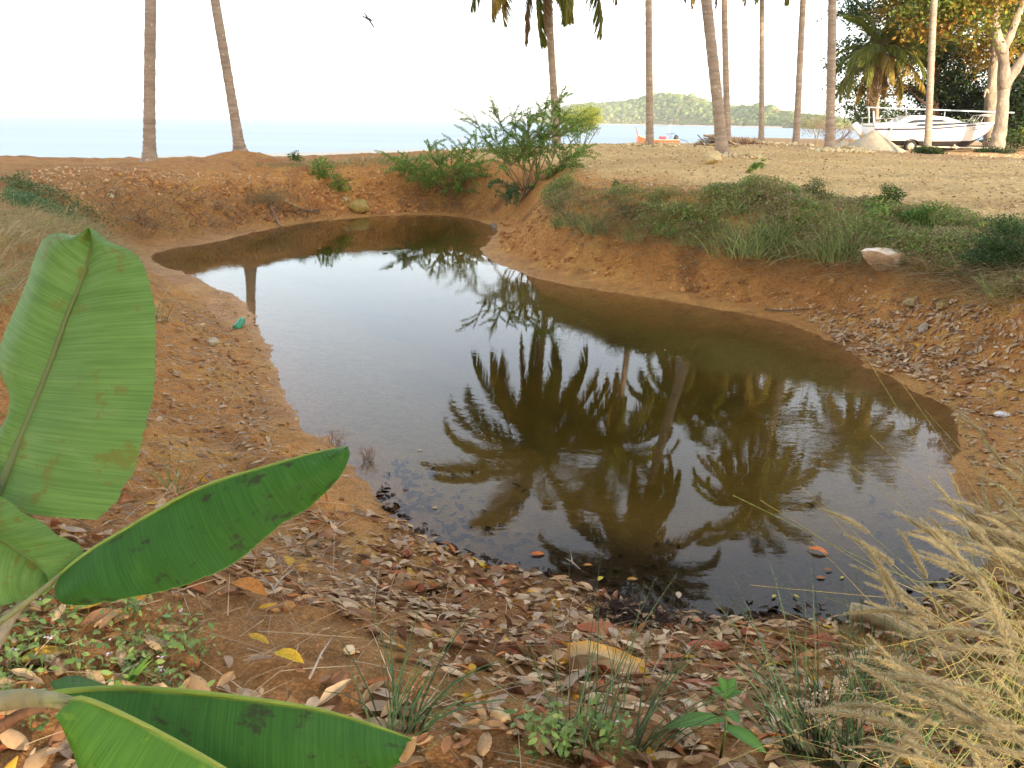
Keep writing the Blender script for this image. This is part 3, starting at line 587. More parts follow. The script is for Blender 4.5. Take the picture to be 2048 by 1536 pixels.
# leafless shrub
b = foot(1662, 292, 43); t = empty('bare_shrub', b, 'leafless pinkish twiggy shrub at the water edge behind the thick palm', 'shrub'); g = G()
def twig(p, d, l, r, lev, g, col, spread=.55, nb=3, leaves=None):
    q = p+d*l+rng.normal(size=3)*l*.06; g.tube([p, (p+q)/2+rng.normal(size=3)*l*.05, q], [r, r*.8, r*.6], 4, col, cap=False)
    if leaves is not None and lev <= 1: leaves.append((p, q))
    if lev > 0:
        for _ in range(nb): twig(q if rng.random() < .6 else (p+q)/2, unit(d+rng.normal(size=3)*spread+np.array([0, 0, .12])), l*rng.uniform(.6, .85), r*.6, lev-1, g, col, spread, nb, leaves)
for k in range(6): twig(np.array([rng.normal()*.2, 0, 0.]), unit(np.array([rng.normal()*.6-.1, rng.normal()*.4, 1.])), .62, .03, 4, g, (.34, .25, .21))
g.obj('stem', M['bark'], t)
b = foot(1632, 290, 46); t = empty('bush', b, 'olive feathery bush leaning over the water left of the bare shrub', 'bush')
limbs('stem', [([b, b+(-.2, 0, .8), b+(-.9, 0, 1.5)], .04, .01), ([b, b+(.1, 0, 1), b+(.3, 0, 1.8)], .04, .01)], (.25, .2, .14), t, b, 5)
CC.append(((.24, .22, .09), (.36, .31, .15)))
crown('foliage', [blob(1622, 250, 46, 26, 20, .8, 1, 6), blob(1650, 244, 46, 22, 22, .8, .8, 6), blob(1680, 262, 46.5, 22, 24, .8, .5, 6)], 3000, .07, CC, t, b, clump=.2)
# ------------------------------------------------------------------ shade trees behind the viewer (they keep the pond in shade, as in the photo)
gT = G(); gL = G()
gT.tube(curve([(0, 0, -.3), (.1, 0, 2), (-.1, .1, 5), (0, 0, 9)], 10), np.linspace(.35, .12, 13)[:len(curve([(0, 0, -.3), (.1, 0, 2), (-.1, .1, 5), (0, 0, 9)], 10))], 8, (.3, .25, .2))
for k in range(420):
    u = unit(rng.normal(size=3)); p = np.array([0, 0, 7.0])+u*rng.random()**.4*np.array([3.9, 3.6, 4.3]); m = 22
    gL.inst(DV, DQ, None, frames(m, up_bias=.5, size=.55), p+rng.normal(size=(m, 3))*.45, mixc(GR[0], YG[1], m))
MT = gT.mesh('trunk', M['bark']); ML = gL.mesh('crown', M['leaf'])
for i, (x, y, s) in enumerate([(-26, -17, 1.05), (-18, -14, .95), (-10, -16, 1.1), (-3, -13, 1.0), (4, -15, 1.08), (11, -12, 1.0), (17, -14, 1.12), (24, -11, 1.0), (31, -13, 1.1), (-34, -12, 1)]):
    o = empty('shade_tree', (x, y, hz(x, y)), 'leafy tree of the belt standing behind the viewer', 'tree', 'shade trees behind the viewer', rz=i*1.3)
    place('trunk', MT, (0, 0, 0), sc=s*1.75, parent=o); place('crown', ML, (0, 0, 0), sc=s*1.75, parent=o)
# ------------------------------------------------------------------ leafy bushes on the far bank
def leafy(path, gl, gw, r0_, r1_, ll, sp, c1, c2, wc=(.30, .22, .13), start=0.0, lw=1.0):
    P = curve(path, 8); gw.tube(P, np.linspace(r0_, r1_, len(P)), 5, wc, cap=False)
    seg = np.linalg.norm(np.diff(P, axis=0), axis=1); L_ = seg.sum(); s = np.concatenate([[0], np.cumsum(seg)]); n_ = max(2, int((1-start)*L_/sp)); u = np.linspace(start*L_, L_, n_)
    q = np.stack([np.interp(u, s, P[:, i]) for i in range(3)], 1); tg = unit(np.stack([np.interp(u, (s[1:]+s[:-1])/2, np.diff(P, axis=0)[:, i]) for i in range(3)], 1))
    for sgn in (0, 1, 2, 3):
        a = unit(np.cross(tg, np.array([0, 0, 1.])+rng.normal(size=(n_, 3))*.2)); b = np.cross(a, tg); th = sgn*math.pi/2+(np.arange(n_) % 2)*.8+rng.normal(size=n_)*.3
        side = a*np.cos(th)[:, None]+b*np.sin(th)[:, None]; d = unit(side+tg*.55+np.array([0, 0, .15])); nrm = unit(np.cross(d, rng.normal(size=(n_, 3)))); w_ = np.cross(nrm, d)
        sz = ll*rng.uniform(.7, 1.15, n_)*(.6+.4*np.sin(np.linspace(.5, 2.6, n_)))
        gl.inst(DV*np.array([1, lw, 1]), DQ, None, np.stack([d, w_, nrm], -1)*sz[:, None, None], q, mixc(c1, c2, n_, .2))
def bank_bush(base, tips, label, cat, Y, ll=.085, side=9, c1=(.09, .21, .04), c2=(.26, .44, .08), name='bush', arch=.25, sl=.55):
    o = empty(name, base, label, cat); gl = G(); gw = G(); base = np.asarray(base, float)*0
    for (px, py, dy) in tips:
        t = at_y(px, py, Y+dy)-np.array(o.location); L_ = np.linalg.norm(t); m1 = t*.33+np.array([0, 0, L_*arch*.5])+rng.normal(size=3)*.09*L_; m2 = t*.68+np.array([0, 0, L_*arch*.4])+rng.normal(size=3)*.07*L_
        path = [base+rng.normal(size=3)*.12*np.array([1, 1, 0])-np.array([0, 0, .1]), m1, m2, t]
        leafy(path, gl, gw, .016, .005, ll, .038, c1, c2, start=.6)
        C_ = curve(path, 16)
        for k in range(side):
            u = rng.uniform(.32, .93); i = int(u*(len(C_)-1)); p = C_[i]; tg = unit(C_[min(i+1, len(C_)-1)]-C_[i-1]); d = unit(tg*.5+rng.normal(size=3)*np.array([.75, .75, .4])+np.array([0, 0, .12])); l = rng.uniform(.5, 1.3)*sl
            leafy([p, p+d*l*.5+np.array([0, 0, .04]), p+d*l+np.array([0, 0, -.02])], gl, gw, .007, .003, ll, .036, c1, c2, start=.1)
    gw.obj('stem', M['bark'], o); gl.obj('foliage', M['leaf'], o, smooth=False); return o
b = hit(1056, 386)
bank_bush(b, [(946, 228, -.5), (985, 212, 0), (1018, 214, .3), (1045, 238, .5), (1095, 188, 0), (1108, 200, .3), (1124, 192, -.3), (1092, 222, .6), (1142, 214, 0), (1168, 222, .3), (1196, 226, -.2), (1180, 252, .4), (1188, 288, -.4), (1170, 312, .3), (966, 262, .2), (972, 290, -.3), (1000, 302, -.6), (1150, 330, .2), (1130, 350, -.2), (1080, 270, .2), (1050, 290, -.2)],
          'tall airy green bush with arching branches on the far bank before the curved palm', 'bush', b[1], side=15, arch=.16, ll=.058)
b = hit(903, 392)
bank_bush(b, [(764, 308, -.2), (762, 338, .3), (800, 325, -.4), (830, 335, .3), (860, 290, .2), (875, 320, 0), (905, 292, .4), (948, 264, .2), (930, 300, -.3), (958, 322, .3), (972, 350, -.1), (850, 372, -.4), (882, 340, -.6), (925, 345, -.7), (950, 380, -.5), (800, 345, -.5)],
          'low spreading green bush leaning over the far bank beside the tall one', 'bush', b[1], side=12, c1=(.09, .20, .03), c2=(.26, .42, .07), arch=.2, sl=.6, ll=.062)
for (bx, by), tp, lb in (((1045, 392), [(1010, 398, -.6), (1035, 402, -.8), (1020, 380, -.5), (975, 372, -.4), (990, 392, -.5)], 'feathery blue-green sprig drooping down the bank below the tall bush'),):
    b = hit(bx, by); bank_bush(b, tp, lb, 'plant', b[1], side=5, c1=(.05, .14, .05), c2=(.10, .24, .09), name='drooping_sprig', arch=.3, sl=.35, ll=.07)
# little leafy clumps
def clump(px, py, w, h, label, c1, c2, ll, n_=500, name='weed_clump', cat='plant', group=None):
    b = hit(px, py); o = empty(name, b, label, cat, group); s = b[1]/F*1.05; gl = G(); gs = G(); rx = w*s/2; rz = h*s
    for k in range(10):
        a = rng.random()*6.28; t = np.array([math.cos(a)*rx*.7, math.sin(a)*rx*.7, rz*rng.uniform(.4, .95)]); gs.tube([(0, 0, -.05), t*.5+(0, 0, rz*.15), t], [.008, .006, .003], 4, (.22, .2, .08))
    u = unit(rng.normal(size=(n_, 3))); u[:, 2] = abs(u[:, 2]); P = u*(rng.random((n_, 1))**.4)*np.array([rx, rx*.8, rz])
    P[:, 0] += rx*.25*np.sin(P[:, 2]*30); gl.inst(DV, DQ, None, frames(n_, up_bias=.8, size=ll*rng.uniform(.6, 1.2, n_)), P, mixc(c1, c2, n_, .25))
    gs.obj('stem', M['bark'], o); gl.obj('foliage', M['leaf'], o, smooth=False); return o
clump(644, 358, 48, 42, 'bright green leafy weed halfway up the far bank left of the bushes', (.08, .22, .02), (.2, .38, .06), .09, 420)
clump(680, 385, 42, 32, 'trailing light green weed growing down toward the yellow boulder', (.08, .22, .02), (.22, .40, .06), .07, 300)
clump(590, 322, 28, 18, 'small round dark green weed on top of the far bank', (.04, .13, .03), (.10, .22, .06), .07, 250)
clump(1775, 424, 62, 52, 'rounded dark green bushlet standing proud of the right bank weeds', (.035, .10, .02), (.16, .26, .05), .035, 2600)
clump(1838, 455, 76, 42, 'bright mid-green bushlet right of the rounded dark one', (.05, .15, .02), (.18, .30, .06), .035, 2400)
clump(1625, 400, 60, 44, 'feathery grey-green weed rising above the bank edge', (.08, .13, .04), (.2, .25, .09), .028, 2200)
clump(1998, 545, 130, 110, 'large dark green feathery weed mass at the right end of the bank', (.03, .08, .03), (.13, .22, .07), .035, 6500)
clump(1250, 430, 70, 46, 'olive seeding weed clump at the left end of the bank weeds', (.13, .14, .05), (.26, .26, .11), .022, 2400)
clump(40, 375, 60, 30, 'grey-green weed on the upper left bank', (.07, .12, .04), (.16, .24, .08), .05, 500)
clump(1230, 372, 22, 14, 'tiny green weed on the gravel edge by the tall bush', (.08, .18, .04), (.2, .3, .08), .05, 90)
b = hit(1498, 346); bank_bush(b, [(1508, 330, 0), (1522, 326, 0), (1526, 332, .1), (1505, 338, 0)], 'lone small green seedling out on the gravel', 'plant', b[1], ll=.09, side=2, c1=(.1, .25, .03), c2=(.25, .4, .06), name='seedling', sl=.12)

# ------------------------------------------------------------------ grass blades
def blades(g, bases, h, lean, w, cols, curl=.6, segs=4):
    n_ = len(bases); h = np.broadcast_to(h, (n_,)); d = np.asarray(lean, float); V = np.zeros((n_, (segs+1)*2, 3)); p = np.array(bases, float); dr = unit(np.array([0, 0, 1.])+d)
    wv = unit(np.cross(dr, rng.normal(size=(n_, 3)))); 
    for j in range(segs+1):
        ww = w*(1-(j/segs))**.7+.0004; V[:, 2*j] = p-wv*np.reshape(ww, (-1, 1)); V[:, 2*j+1] = p+wv*np.reshape(ww, (-1, 1))
        p = p+dr*(h/segs)[:, None]; dr = unit(dr+(d*1.0+np.array([0, 0, -.35]))*curl/segs*2)
    off = (np.arange(n_)*(segs+1)*2)[:, None, None]; Q = np.array([(2*j, 2*j+1, 2*j+3, 2*j+2) for j in range(segs)])[None]+off
    g.add(V.reshape(-1, 3), Q.reshape(-1, 4), None, np.repeat(cols, (segs+1)*2, axis=0))
def tuft(px, py, hpx, spread, n_, label, c1, c2, w=.003, lean=(0, 0), r=.08, curl=.6, name='grass_tuft', group=None, at=None):
    b = hit(px, py) if at is None else at; o = empty(name, b, label, 'grass tuft', group); h = hpx*np.hypot(b[1], b[2]-CZ)/F*1.02; g = G()
    bs_ = np.hstack([rng.normal(size=(n_, 2))*r, np.full((n_, 1), -.02)]); ln = np.hstack([bs_[:, :2]/r*spread*.5+rng.normal(size=(n_, 2))*spread*.6+np.array(lean), np.zeros((n_, 1))])
    blades(g, bs_, h*rng.uniform(.5, 1.15, n_), ln, w*rng.uniform(.6, 1.2, n_)[:, None][:, 0], mixc(c1, c2, n_, .2), curl); g.obj('blades', M['grass'], o)['kind'] = 'stuff'; return o
GA = (.09, .17, .06); GB = (.22, .30, .12); ST = (.46, .36, .18); SB = (.30, .21, .11)
T = 'grass tufts on the right bank'
tuft(1195, 468, 70, .5, 160, 'pale green arching grass tuft at the left end of the right bank', (.13, .22, .08), (.32, .36, .16), .006, (.1, 0), .16, group=T)
tuft(1502, 508, 78, .5, 420, 'widest grass tuft on the right bank, green with straw at its foot', (.18, .28, .09), (.44, .47, .2), .007, (0, 0), .26, group=T)
tuft(1688, 520, 80, .42, 260, 'upright grass tuft just left of the white rock', (.18, .28, .08), (.44, .47, .2), .006, (-.05, 0), .16, group=T)
tuft(1590, 500, 40, .7, 160, 'low brown-green grass tuft between the two tall tufts', ST, GB, .005, (0, 0), .2, group=T)
tuft(1900, 535, 50, .8, 260, 'dry straw-coloured tuft right of the white rock', SB, ST, .004, (0, -.2), .22, group=T)
tuft(525, 405, 46, .6, 260, 'dry straw tuft hanging over the far left bank', SB, ST, .008, (.1, -.3), .25, curl=1.8)
for k, (px, py, h_) in enumerate([(1140, 452, 40), (1270, 478, 42), (1330, 470, 48), (1390, 488, 46), (1440, 470, 40), (1560, 470, 50), (1640, 515, 52), (1730, 470, 40), (1800, 480, 44), (1870, 500, 46), (1940, 540, 54), (2020, 590, 52), (1480, 430, 38), (1350, 425, 34), (1680, 440, 38), (1880, 455, 38)]):
    tuft(px, py, h_, .55, 110, 'short pale green grass tuft among the right bank weeds', (.18, .28, .08), (.46, .50, .22), .0055, (0, -.05), .15, group='short grass tufts among the right bank weeds')
# foreground sedges
S_ = 'sedge clumps growing through the leaf litter'
tuft(800, 1475, 260, .42, 46, 'dark green sedge clump fanning right, just beyond the lowest banana leaf tip', (.05, .10, .05), (.12, .20, .09), .0032, (.28, .05), .035, .8, 'sedge_clump', S_)
tuft(1165, 1500, 330, .22, 34, 'tall thin sedge in front of the orange slab, left one', (.07, .12, .06), (.15, .22, .11), .0022, (.05, .05), .035, .4, 'sedge_clump', S_)
tuft(1265, 1500, 330, .35, 34, 'tall thin sedge in front of the orange slab, right one with bent tips', (.07, .12, .06), (.15, .22, .11), .0024, (.3, .1), .03, .7, 'sedge_clump', S_)
tuft(1610, 1500, 370, .3, 44, 'tall sedge leaning left at the edge of the black mud', (.06, .11, .06), (.13, .2, .1), .0024, (-.25, .1), .05, .5, 'sedge_clump', S_)
tuft(1740, 1400, 250, .34, 75, 'dense dark green sedge below the pale log', (.08, .14, .06), (.18, .26, .12), .0022, (-.05, .0), .06, .5, 'sedge_clump', S_)
tuft(1720, 1530, 200, .5, 160, 'shadowy sedge under the fountain grass plumes', (.04, .09, .04), (.1, .16, .07), .0028, (0, .0), .09, .6, 'sedge_clump', S_)
tuft(350, 985, 120, .5, 30, 'thin pale green sprout on the left bank above the middle banana leaf', (.15, .22, .09), (.3, .36, .17), .003, (.1, 0), .03, .4)
tuft(318, 640, 70, .4, 26, 'small grassy sprout beside the tall banana leaf', (.15, .22, .09), (.3, .36, .17), .003, (.05, 0), .05, .4)
tuft(238, 1385, 90, .25, 5, 'broad light green grass blade above the lowest banana leaf', (.16, .34, .06), (.2, .4, .08), .012, (.35, 0), .01, .3)

for k in range(26):
    px = rng.uniform(1110, 2030); lo_ = np.interp(px, [1090, 1300, 1600, 1850, 2048], [455, 478, 512, 540, 590]); hi_ = np.interp(px, [1090, 1400, 1600, 1750, 1850, 2048], [400, 385, 392, 418, 440, 442]); py = rng.uniform(hi_+8, lo_)
    if abs(px-1765) < 60 and py > 470: continue
    t_ = k % 3
    clump(px, py, rng.uniform(26, 60), rng.uniform(14, 34), ['small bright green weed clump', 'small olive weed clump', 'small reddish-brown dried weed clump'][t_]+' among the mixed weeds of the right bank', [(.12, .28, .04), (.16, .2, .06), (.24, .15, .09)][t_], [(.30, .50, .09), (.36, .38, .13), (.42, .30, .18)][t_], [.055, .035, .03][t_], [220, 420, 420][t_], group=['bright green', 'olive', 'dried brown'][t_]+' weed clumps on the right bank')
# ------------------------------------------------------------------ ground cover (nobody could count it)
def inpoly(P, x, y):
    P = np.asarray(P)[:, :2]; B = np.roll(P, -1, 0); c = np.zeros(np.shape(x), bool)
    for a, b in zip(P, B):
        if a[1] == b[1]: continue
        k = ((a[1] <= y) != (b[1] <= y)) & (x < a[0]+(y-a[1])/(b[1]-a[1])*(b[0]-a[0])); c ^= k
    return c
def wpoly(px): return np.array([hit(a, b)[:2] for a, b in px])
def sample(P, n_):
    lo, hi = P.min(0), P.max(0); q = lo+(hi-lo)*rng.random((n_*4, 2)); q = q[inpoly(P, q[:, 0], q[:, 1])]; return q[:n_]
BAND = wpoly([(1090, 425), (1200, 462), (1300, 475), (1450, 497), (1600, 515), (1700, 522), (1850, 545), (1950, 568), (2048, 600), (2160, 640), (2200, 470), (2048, 440), (1950, 445), (1850, 440), (1750, 418), (1600, 390), (1400, 384), (1200, 390), (1090, 398)])
g = G(); gs = G(); q = sample(BAND, 15000); dn = fbm(q[:, 0]*1.5, q[:, 1]*1.5, 81, 3)*.5+.5; kk = rng.random(len(q)) < sstep(.34, .56, dn)*.95+.07; q = q[kk]; dn = dn[kk]; sdq = sdist(q[:, 0], q[:, 1]); zz = height(q[:, 0], q[:, 1], sdq); dn = np.clip((dn-.3)*1.6, 0, 1)
for j in range(9):
    hh = (.04+.42*dn**1.3)*rng.random(len(q))**.8; P = np.stack([q[:, 0]+rng.normal(size=len(q))*.06, q[:, 1]+rng.normal(size=len(q))*.06, zz+hh], 1)
    br = rng.random(len(q)) < .35+.35*(fbm(q[:, 0]*.7, q[:, 1]*.7, 85) > .1)-.25*(dn > .6); c = mixc((.12, .22, .04), (.36, .44, .11), len(q), .25); c[br] = mixc((.32, .23, .14), (.48, .39, .20), br.sum(), .2)
    g.inst(DV, DQ, None, frames(len(q), up_bias=.9, size=rng.uniform(.024, .056, len(q))), P, c)
tag(g.obj('bank_weeds', M['leaf'], smooth=False), 'low mixed green and brown weeds covering the edge of the right bank', 'weeds', kind='stuff')
g = G(); q = sample(BAND, 7000); zz = height(q[:, 0], q[:, 1]); n_ = len(q); tw_ = unit(cen-q)*.5
ln = np.hstack([tw_+rng.normal(size=(n_, 2))*.5, rng.normal(size=(n_, 1))*.1]); gr_ = rng.random(n_) < .35; c = mixc(SB, ST, n_, .2); c[gr_] = mixc(GA, GB, gr_.sum())
blades(g, np.c_[q, zz-.01], .12+.25*rng.random(n_), ln, .0035, c, 1.2)
low = BAND[:9]; k = rng.random(3400)*7.99; i_ = k.astype(int); f_ = (k-i_)[:, None]; e = low[i_]*(1-f_)+low[i_+1]*f_+rng.normal(size=(3400, 2))*.16; z_ = height(e[:, 0], e[:, 1]); d_ = unit(cen-e)
blades(g, np.c_[e, z_+.05], .15+.34*rng.random(3400), np.hstack([d_*1.0+rng.normal(size=(3400, 2))*.6, np.full((3400, 1), -.35)]), .0035, mixc((.22, .15, .08), (.50, .40, .22), 3400, .2), 1.6)
tag(g.obj('dry_grass', M['grass'], smooth=False), 'brown dry grass mixed through the right bank weeds and hanging over the bare slope', 'dry grass', kind='stuff')
# far-left bank: hanging dead grass and roots, thin grass on top
g = G(); e = wpoly([(215, 420), (300, 428), (400, 430), (470, 425), (560, 412), (620, 425)]); k = rng.random(1500)*4.99; i_ = k.astype(int); f_ = (k-i_)[:, None]; q = e[i_]*(1-f_)+e[i_+1]*f_+rng.normal(size=(1500, 2))*.35
zz = height(q[:, 0], q[:, 1]); d_ = unit(cen-q); blades(g, np.c_[q, zz+.03], .2+.4*rng.random(1500), np.hstack([d_*1.2+rng.normal(size=(1500, 2))*.5, rng.normal(size=(1500, 1))*.4-.2]), .006, mixc((.20, .13, .08), (.50, .38, .24), 1500, .2), 1.1)
e = wpoly([(800, 395), (850, 400), (900, 405), (940, 402), (1000, 398)]); k = rng.random(500)*3.99; i_ = k.astype(int); f_ = (k-i_)[:, None]; q = e[i_]*(1-f_)+e[i_+1]*f_+rng.normal(size=(500, 2))*.25
zz = height(q[:, 0], q[:, 1]); d_ = unit(cen-q); blades(g, np.c_[q, zz+.03], .25+.4*rng.random(500), np.hstack([d_*1.4+rng.normal(size=(500, 2))*.3, np.full((500, 1), -.5)]), .007, mixc((.2, .13, .08), (.42, .30, .17), 500, .2), 1.8)
tag(g.obj('hanging_dead_grass', M['grass'], smooth=False), 'matted dead brown grass and roots hanging over the far bank', 'dead grass', kind='stuff')
g = G(); q = sample(wpoly([(510, 330), (640, 325), (760, 318), (880, 312), (900, 322), (760, 332), (600, 338), (520, 345)]), 1500); zz = height(q[:, 0], q[:, 1]); n_ = len(q)
blades(g, np.c_[q, zz-.01], .08+.12*rng.random(n_), rng.normal(size=(n_, 3))*.5*np.array([1, 1, 0]), .009, mixc((.2, .26, .09), (.42, .38, .2), n_, .2), .8)
tag(g.obj('thin_grass', M['grass'], smooth=False), 'thin green and straw grass along the top of the far bank', 'grass', kind='stuff')
# left bank: green weed streak, tan grass and laid straw
g = G(); q = sample(wpoly([(20, 385), (100, 385), (180, 425), (250, 455), (225, 470), (140, 450), (60, 420), (10, 405)]), 1500); zz = height(q[:, 0], q[:, 1]); n_ = len(q)
for j in range(5): g.inst(DV, DQ, None, frames(n_, up_bias=.8, size=rng.uniform(.03, .06, n_)), np.c_[q+rng.normal(size=(n_, 2))*.06, zz+.2*rng.random(n_)], mixc((.06, .13, .05), (.17, .26, .10), n_, .2))
tag(g.obj('creeping_weeds', M['leaf'], smooth=False), 'grey-green weeds creeping down the left bank', 'weeds', kind='stuff')
g = G(); q = sample(wpoly([(-60, 420), (100, 440), (200, 470), (260, 520), (290, 580), (-60, 640)]), 4200); q = np.vstack([q, sample(np.array([(-7, 2.5), (-2.6, 2.2), (-2.7, 4), (-4.2, 7), (-9, 9)]), 3600)]); zz = height(q[:, 0], q[:, 1]); n_ = len(q)
c = mixc((.34, .26, .14), (.56, .46, .25), n_, .2); gr_ = rng.random(n_) < .2; c[gr_] = mixc((.2, .26, .09), (.36, .38, .16), gr_.sum())
blades(g, np.c_[q, zz-.01], .14+.30*rng.random(n_), np.c_[rng.normal(size=(n_, 2))*.7+np.array([.4, -.1]), np.zeros(n_)], .0045, c, 1.3)
tag(g.obj('tan_grass', M['grass'], smooth=False), 'dry tan grass on the left bank behind the tall banana leaf', 'dry grass', kind='stuff')
LB = np.array([at_z(a, b, .35)[:2] for a, b in [(320, 560), (420, 580), (510, 700), (560, 850), (640, 960), (760, 1090), (700, 1250), (300, 1200), (200, 900), (250, 600)]])
g = G(); q = np.vstack([sample(LB, 2600), sample(np.array([(-2.4, 1.2), (2.2, 1.2), (2.6, 2.6), (.3, 3.2), (-1.6, 4), (-2.6, 3)]), 1500)]); sdq = sdist(q[:, 0], q[:, 1]); q = q[sdq > .12]; zz = height(q[:, 0], q[:, 1]); n_ = len(q)
blades(g, np.c_[q, zz+.012], .08+.30*rng.random(n_)**1.5, np.c_[rng.normal(size=(n_, 2))*9+np.array([6, -5]), np.full(n_, .3)], .0014, mixc((.34, .25, .16), (.6, .5, .36), n_, .2), .15)
tag(g.obj('straw', M['grass'], smooth=False), 'loose straw and thin dead stems strewn over the near and left banks', 'straw', kind='stuff')
# small herbs with mauve flowers, bottom left and bottom middle
g = G(); q = np.vstack([sample(wpoly([(-80, 1180), (150, 1190), (330, 1230), (430, 1330), (400, 1420), (100, 1480), (-120, 1480)]), 330), sample(wpoly([(1040, 1480), (1200, 1455), (1260, 1500), (1230, 1535), (1050, 1535)]), 70), sample(np.array([(-2.6, .8), (-1.1, .8), (-1.2, 1.5), (-2.4, 1.7)]), 120)])
zz = height(q[:, 0], q[:, 1]); n_ = len(q)
for j in range(7):
    kk = rng.random(n_) < .55*(.45+.6*(fbm(q[:, 0]*5, q[:, 1]*5, 88) > -.1)); m_ = kk.sum(); g.inst(LV, LQ, LT, frames(m_, up_bias=2.0, size=rng.uniform(.012, .036, m_)), np.c_[q[kk]+rng.normal(size=(m_, 2))*.02, zz[kk]+.005+.09*rng.random(m_)], mixc((.12, .23, .06), (.32, .44, .14), m_, .2))
kk = rng.random(n_) < .04; m_ = kk.sum()
for j in range(4): g.inst(DV, DQ, None, frames(m_, up_bias=1.0, size=.010), np.c_[q[kk]+rng.normal(size=(m_, 2))*.003, zz[kk]+.10], mixc((.55, .5, .75), (.8, .78, .85), m_, .1))
blades(g, np.c_[q[:600], zz[:600]], .07, rng.normal(size=(len(q[:600]), 3))*.3, .001, mixc((.12, .18, .06), (.2, .25, .09), len(q[:600])), .3)
tag(g.obj('flowering_weeds', M['leaf'], smooth=False), 'tiny-leaved herbs with mauve flowers around the banana plant and at the front', 'weeds', kind='stuff')
# weeds/plants: broadleaf seedling, dried flower head, sprigs in water
b = hit(1440, 1520); o = empty('broadleaf_weed', b, 'bright green broad-leaved seedling at the bottom edge below the sedges', 'plant'); gl = G(); gs = G()
def biglf(g, p, d, l, w, c, fold=.25):
    d = unit(d); s = unit(np.cross(d, [0, 0, 1])); n_ = np.cross(s, d); V = []; C_ = []
    for t in np.linspace(0, 1, 8):
        ww = w*math.sin(math.pi*min(1, t*.92+.05))**.8; ct = p+d*l*t+np.array([0, 0, -.25*l*t*t])
        V += [ct-s*ww+n_*ww*fold, ct, ct+s*ww+n_*ww*fold]; C_ += [c, np.array(c)*1.35+.02, c]
    Q = [(3*i+j, 3*i+j+1, 3*i+j+4, 3*i+j+3) for i in range(7) for j in (0, 1)]; g.add(V, Q, None, np.array(C_))
stem = np.array([[0, 0, 0], [.005, .0, .10], [.0, .01, .2]]); gs.tube(stem, [.004, .003, .002], 6, (.2, .3, .08)); gs.obj('stem', M['leaf'], o)
for d, l, w, z in (((-.75, -.1, .15), .16, .026, .12), ((.6, -.5, .1), .12, .024, .10), ((-.2, .4, .6), .06, .014, .2), ((.3, .3, .6), .06, .015, .2), ((-.5, .3, .4), .055, .013, .19), ((.6, .1, .5), .05, .012, .19), ((.1, -.5, .3), .08, .018, .15)):
    g = G(); biglf(g, np.array([0, .005, z]), np.array(d), l, w, (.09, .24, .04)); g.obj('leaf', M['leaf'], o)
b = hit(1640, 1500); o = empty('dried_flower_stalk', b, 'dry tan seed head cluster with white tips below the fountain grass', 'plant'); gs = G(); gl = G()
for k in range(26):
    t = np.array([rng.normal()*.05, rng.normal()*.04, .14+.06*rng.random()]); gs.tube([(0, 0, 0), t*.5+rng.normal(size=3)*.008, t], [.002, .0015, .001], 4, (.36, .28, .18)); m_ = 22
    gl.inst(DV, DQ, None, frames(m_, size=.009), t+rng.normal(size=(m_, 3))*.006, mixc((.42, .33, .22), (.62, .56, .46), m_))
gs.obj('stem', M['grass'], o); gl.obj('seed_heads', M['grass'], o, smooth=False)['kind'] = 'stuff'
for px, py, lb in ((735, 925, 'pinkish dry sprig standing in shallow water beyond the middle banana leaf tip'), (672, 892, 'smaller pinkish sprig at the left waterline')):
    b = at_z(px, py, -.02); o = empty('water_sprig', b, lb, 'plant'); g = G()
    for k in range(26): twig(np.array([rng.normal()*.03, rng.normal()*.02, 0]), unit(np.array([rng.normal()*.35, rng.normal()*.2, 1.])), .07, .0014, 2, g, (.42, .28, .18), .4, 2)
    g.obj('stem', M['grass'], o)
# black root mass
b = hit(1262, 1235); o = empty('root_mass', b, 'tangled black-brown root mass at the near waterline', 'roots'); g = G(); n_ = 1500
q = rng.normal(size=(n_, 2))*np.array([.10, .06]); zq = height(q[:, 0]+b[0], q[:, 1]+b[1])-b[2]; blades(g, np.c_[q, zq+.03*rng.random(n_)], .05+.08*rng.random(n_), rng.normal(size=(n_, 3))*np.array([1.6, 1.6, .5]), .0012, mixc((.03, .02, .015), (.10, .06, .045), n_), 2.0)
g.obj('roots', M['grass'], o, smooth=False); g = G(); g.inst(IV2*(1+.15*rng.normal(size=(len(IV2), 1))), None, IT2, np.diag([.15, .10, .045])[None], np.array([[0, 0, .0]]), np.array([(.03, .02, .016)])); g.obj('core', M['mound'], o)
# ------------------------------------------------------------------ stones
def rock_mesh(name, dims, seed, c1, c2, lo=.55, hi=.85, sub=3):
    rs = np.random.default_rng(seed); V, T = ico(sub); n_ = unit(rs.normal(size=(9, 3))); V = V.copy()
    for k in n_:
        lim = rs.uniform(lo, hi); d = V@k; V -= np.clip(d-lim, 0, None)[:, None]*k*(1-.05)
    V *= (1+.10*fbm(V[:, 0]*2.2+seed, V[:, 1]*2.2+V[:, 2]*1.7, seed)[:, None]+.05*fbm(V[:, 0]*7, V[:, 2]*7+V[:, 1]*5, seed+3)[:, None])
    k = np.clip(fbm(V[:, 0]*2.0+3, V[:, 1]*2+V[:, 2]*3, seed+9)+.5, 0, 1)[:, None]; C_ = np.asarray(c1)*(1-k)+np.asarray(c2)*k
    g = G(); g.add(V*np.asarray(dims)/2, None, T, C_); return g.mesh(name, M['stone'], False)
def rock(px, py, dims, label, c1, c2, seed, rot=(0, 0, 0), sink=.25, name='rock', group=None, at=None, lo=.55, hi=.85):
    b = hit(px, py) if at is None else at; o = place(name, rock_mesh(name, dims, seed, c1, c2, lo, hi), b+np.array([0, 0, dims[2]*(.5-sink)]), rot); return tag(o, label, 'rock', group)
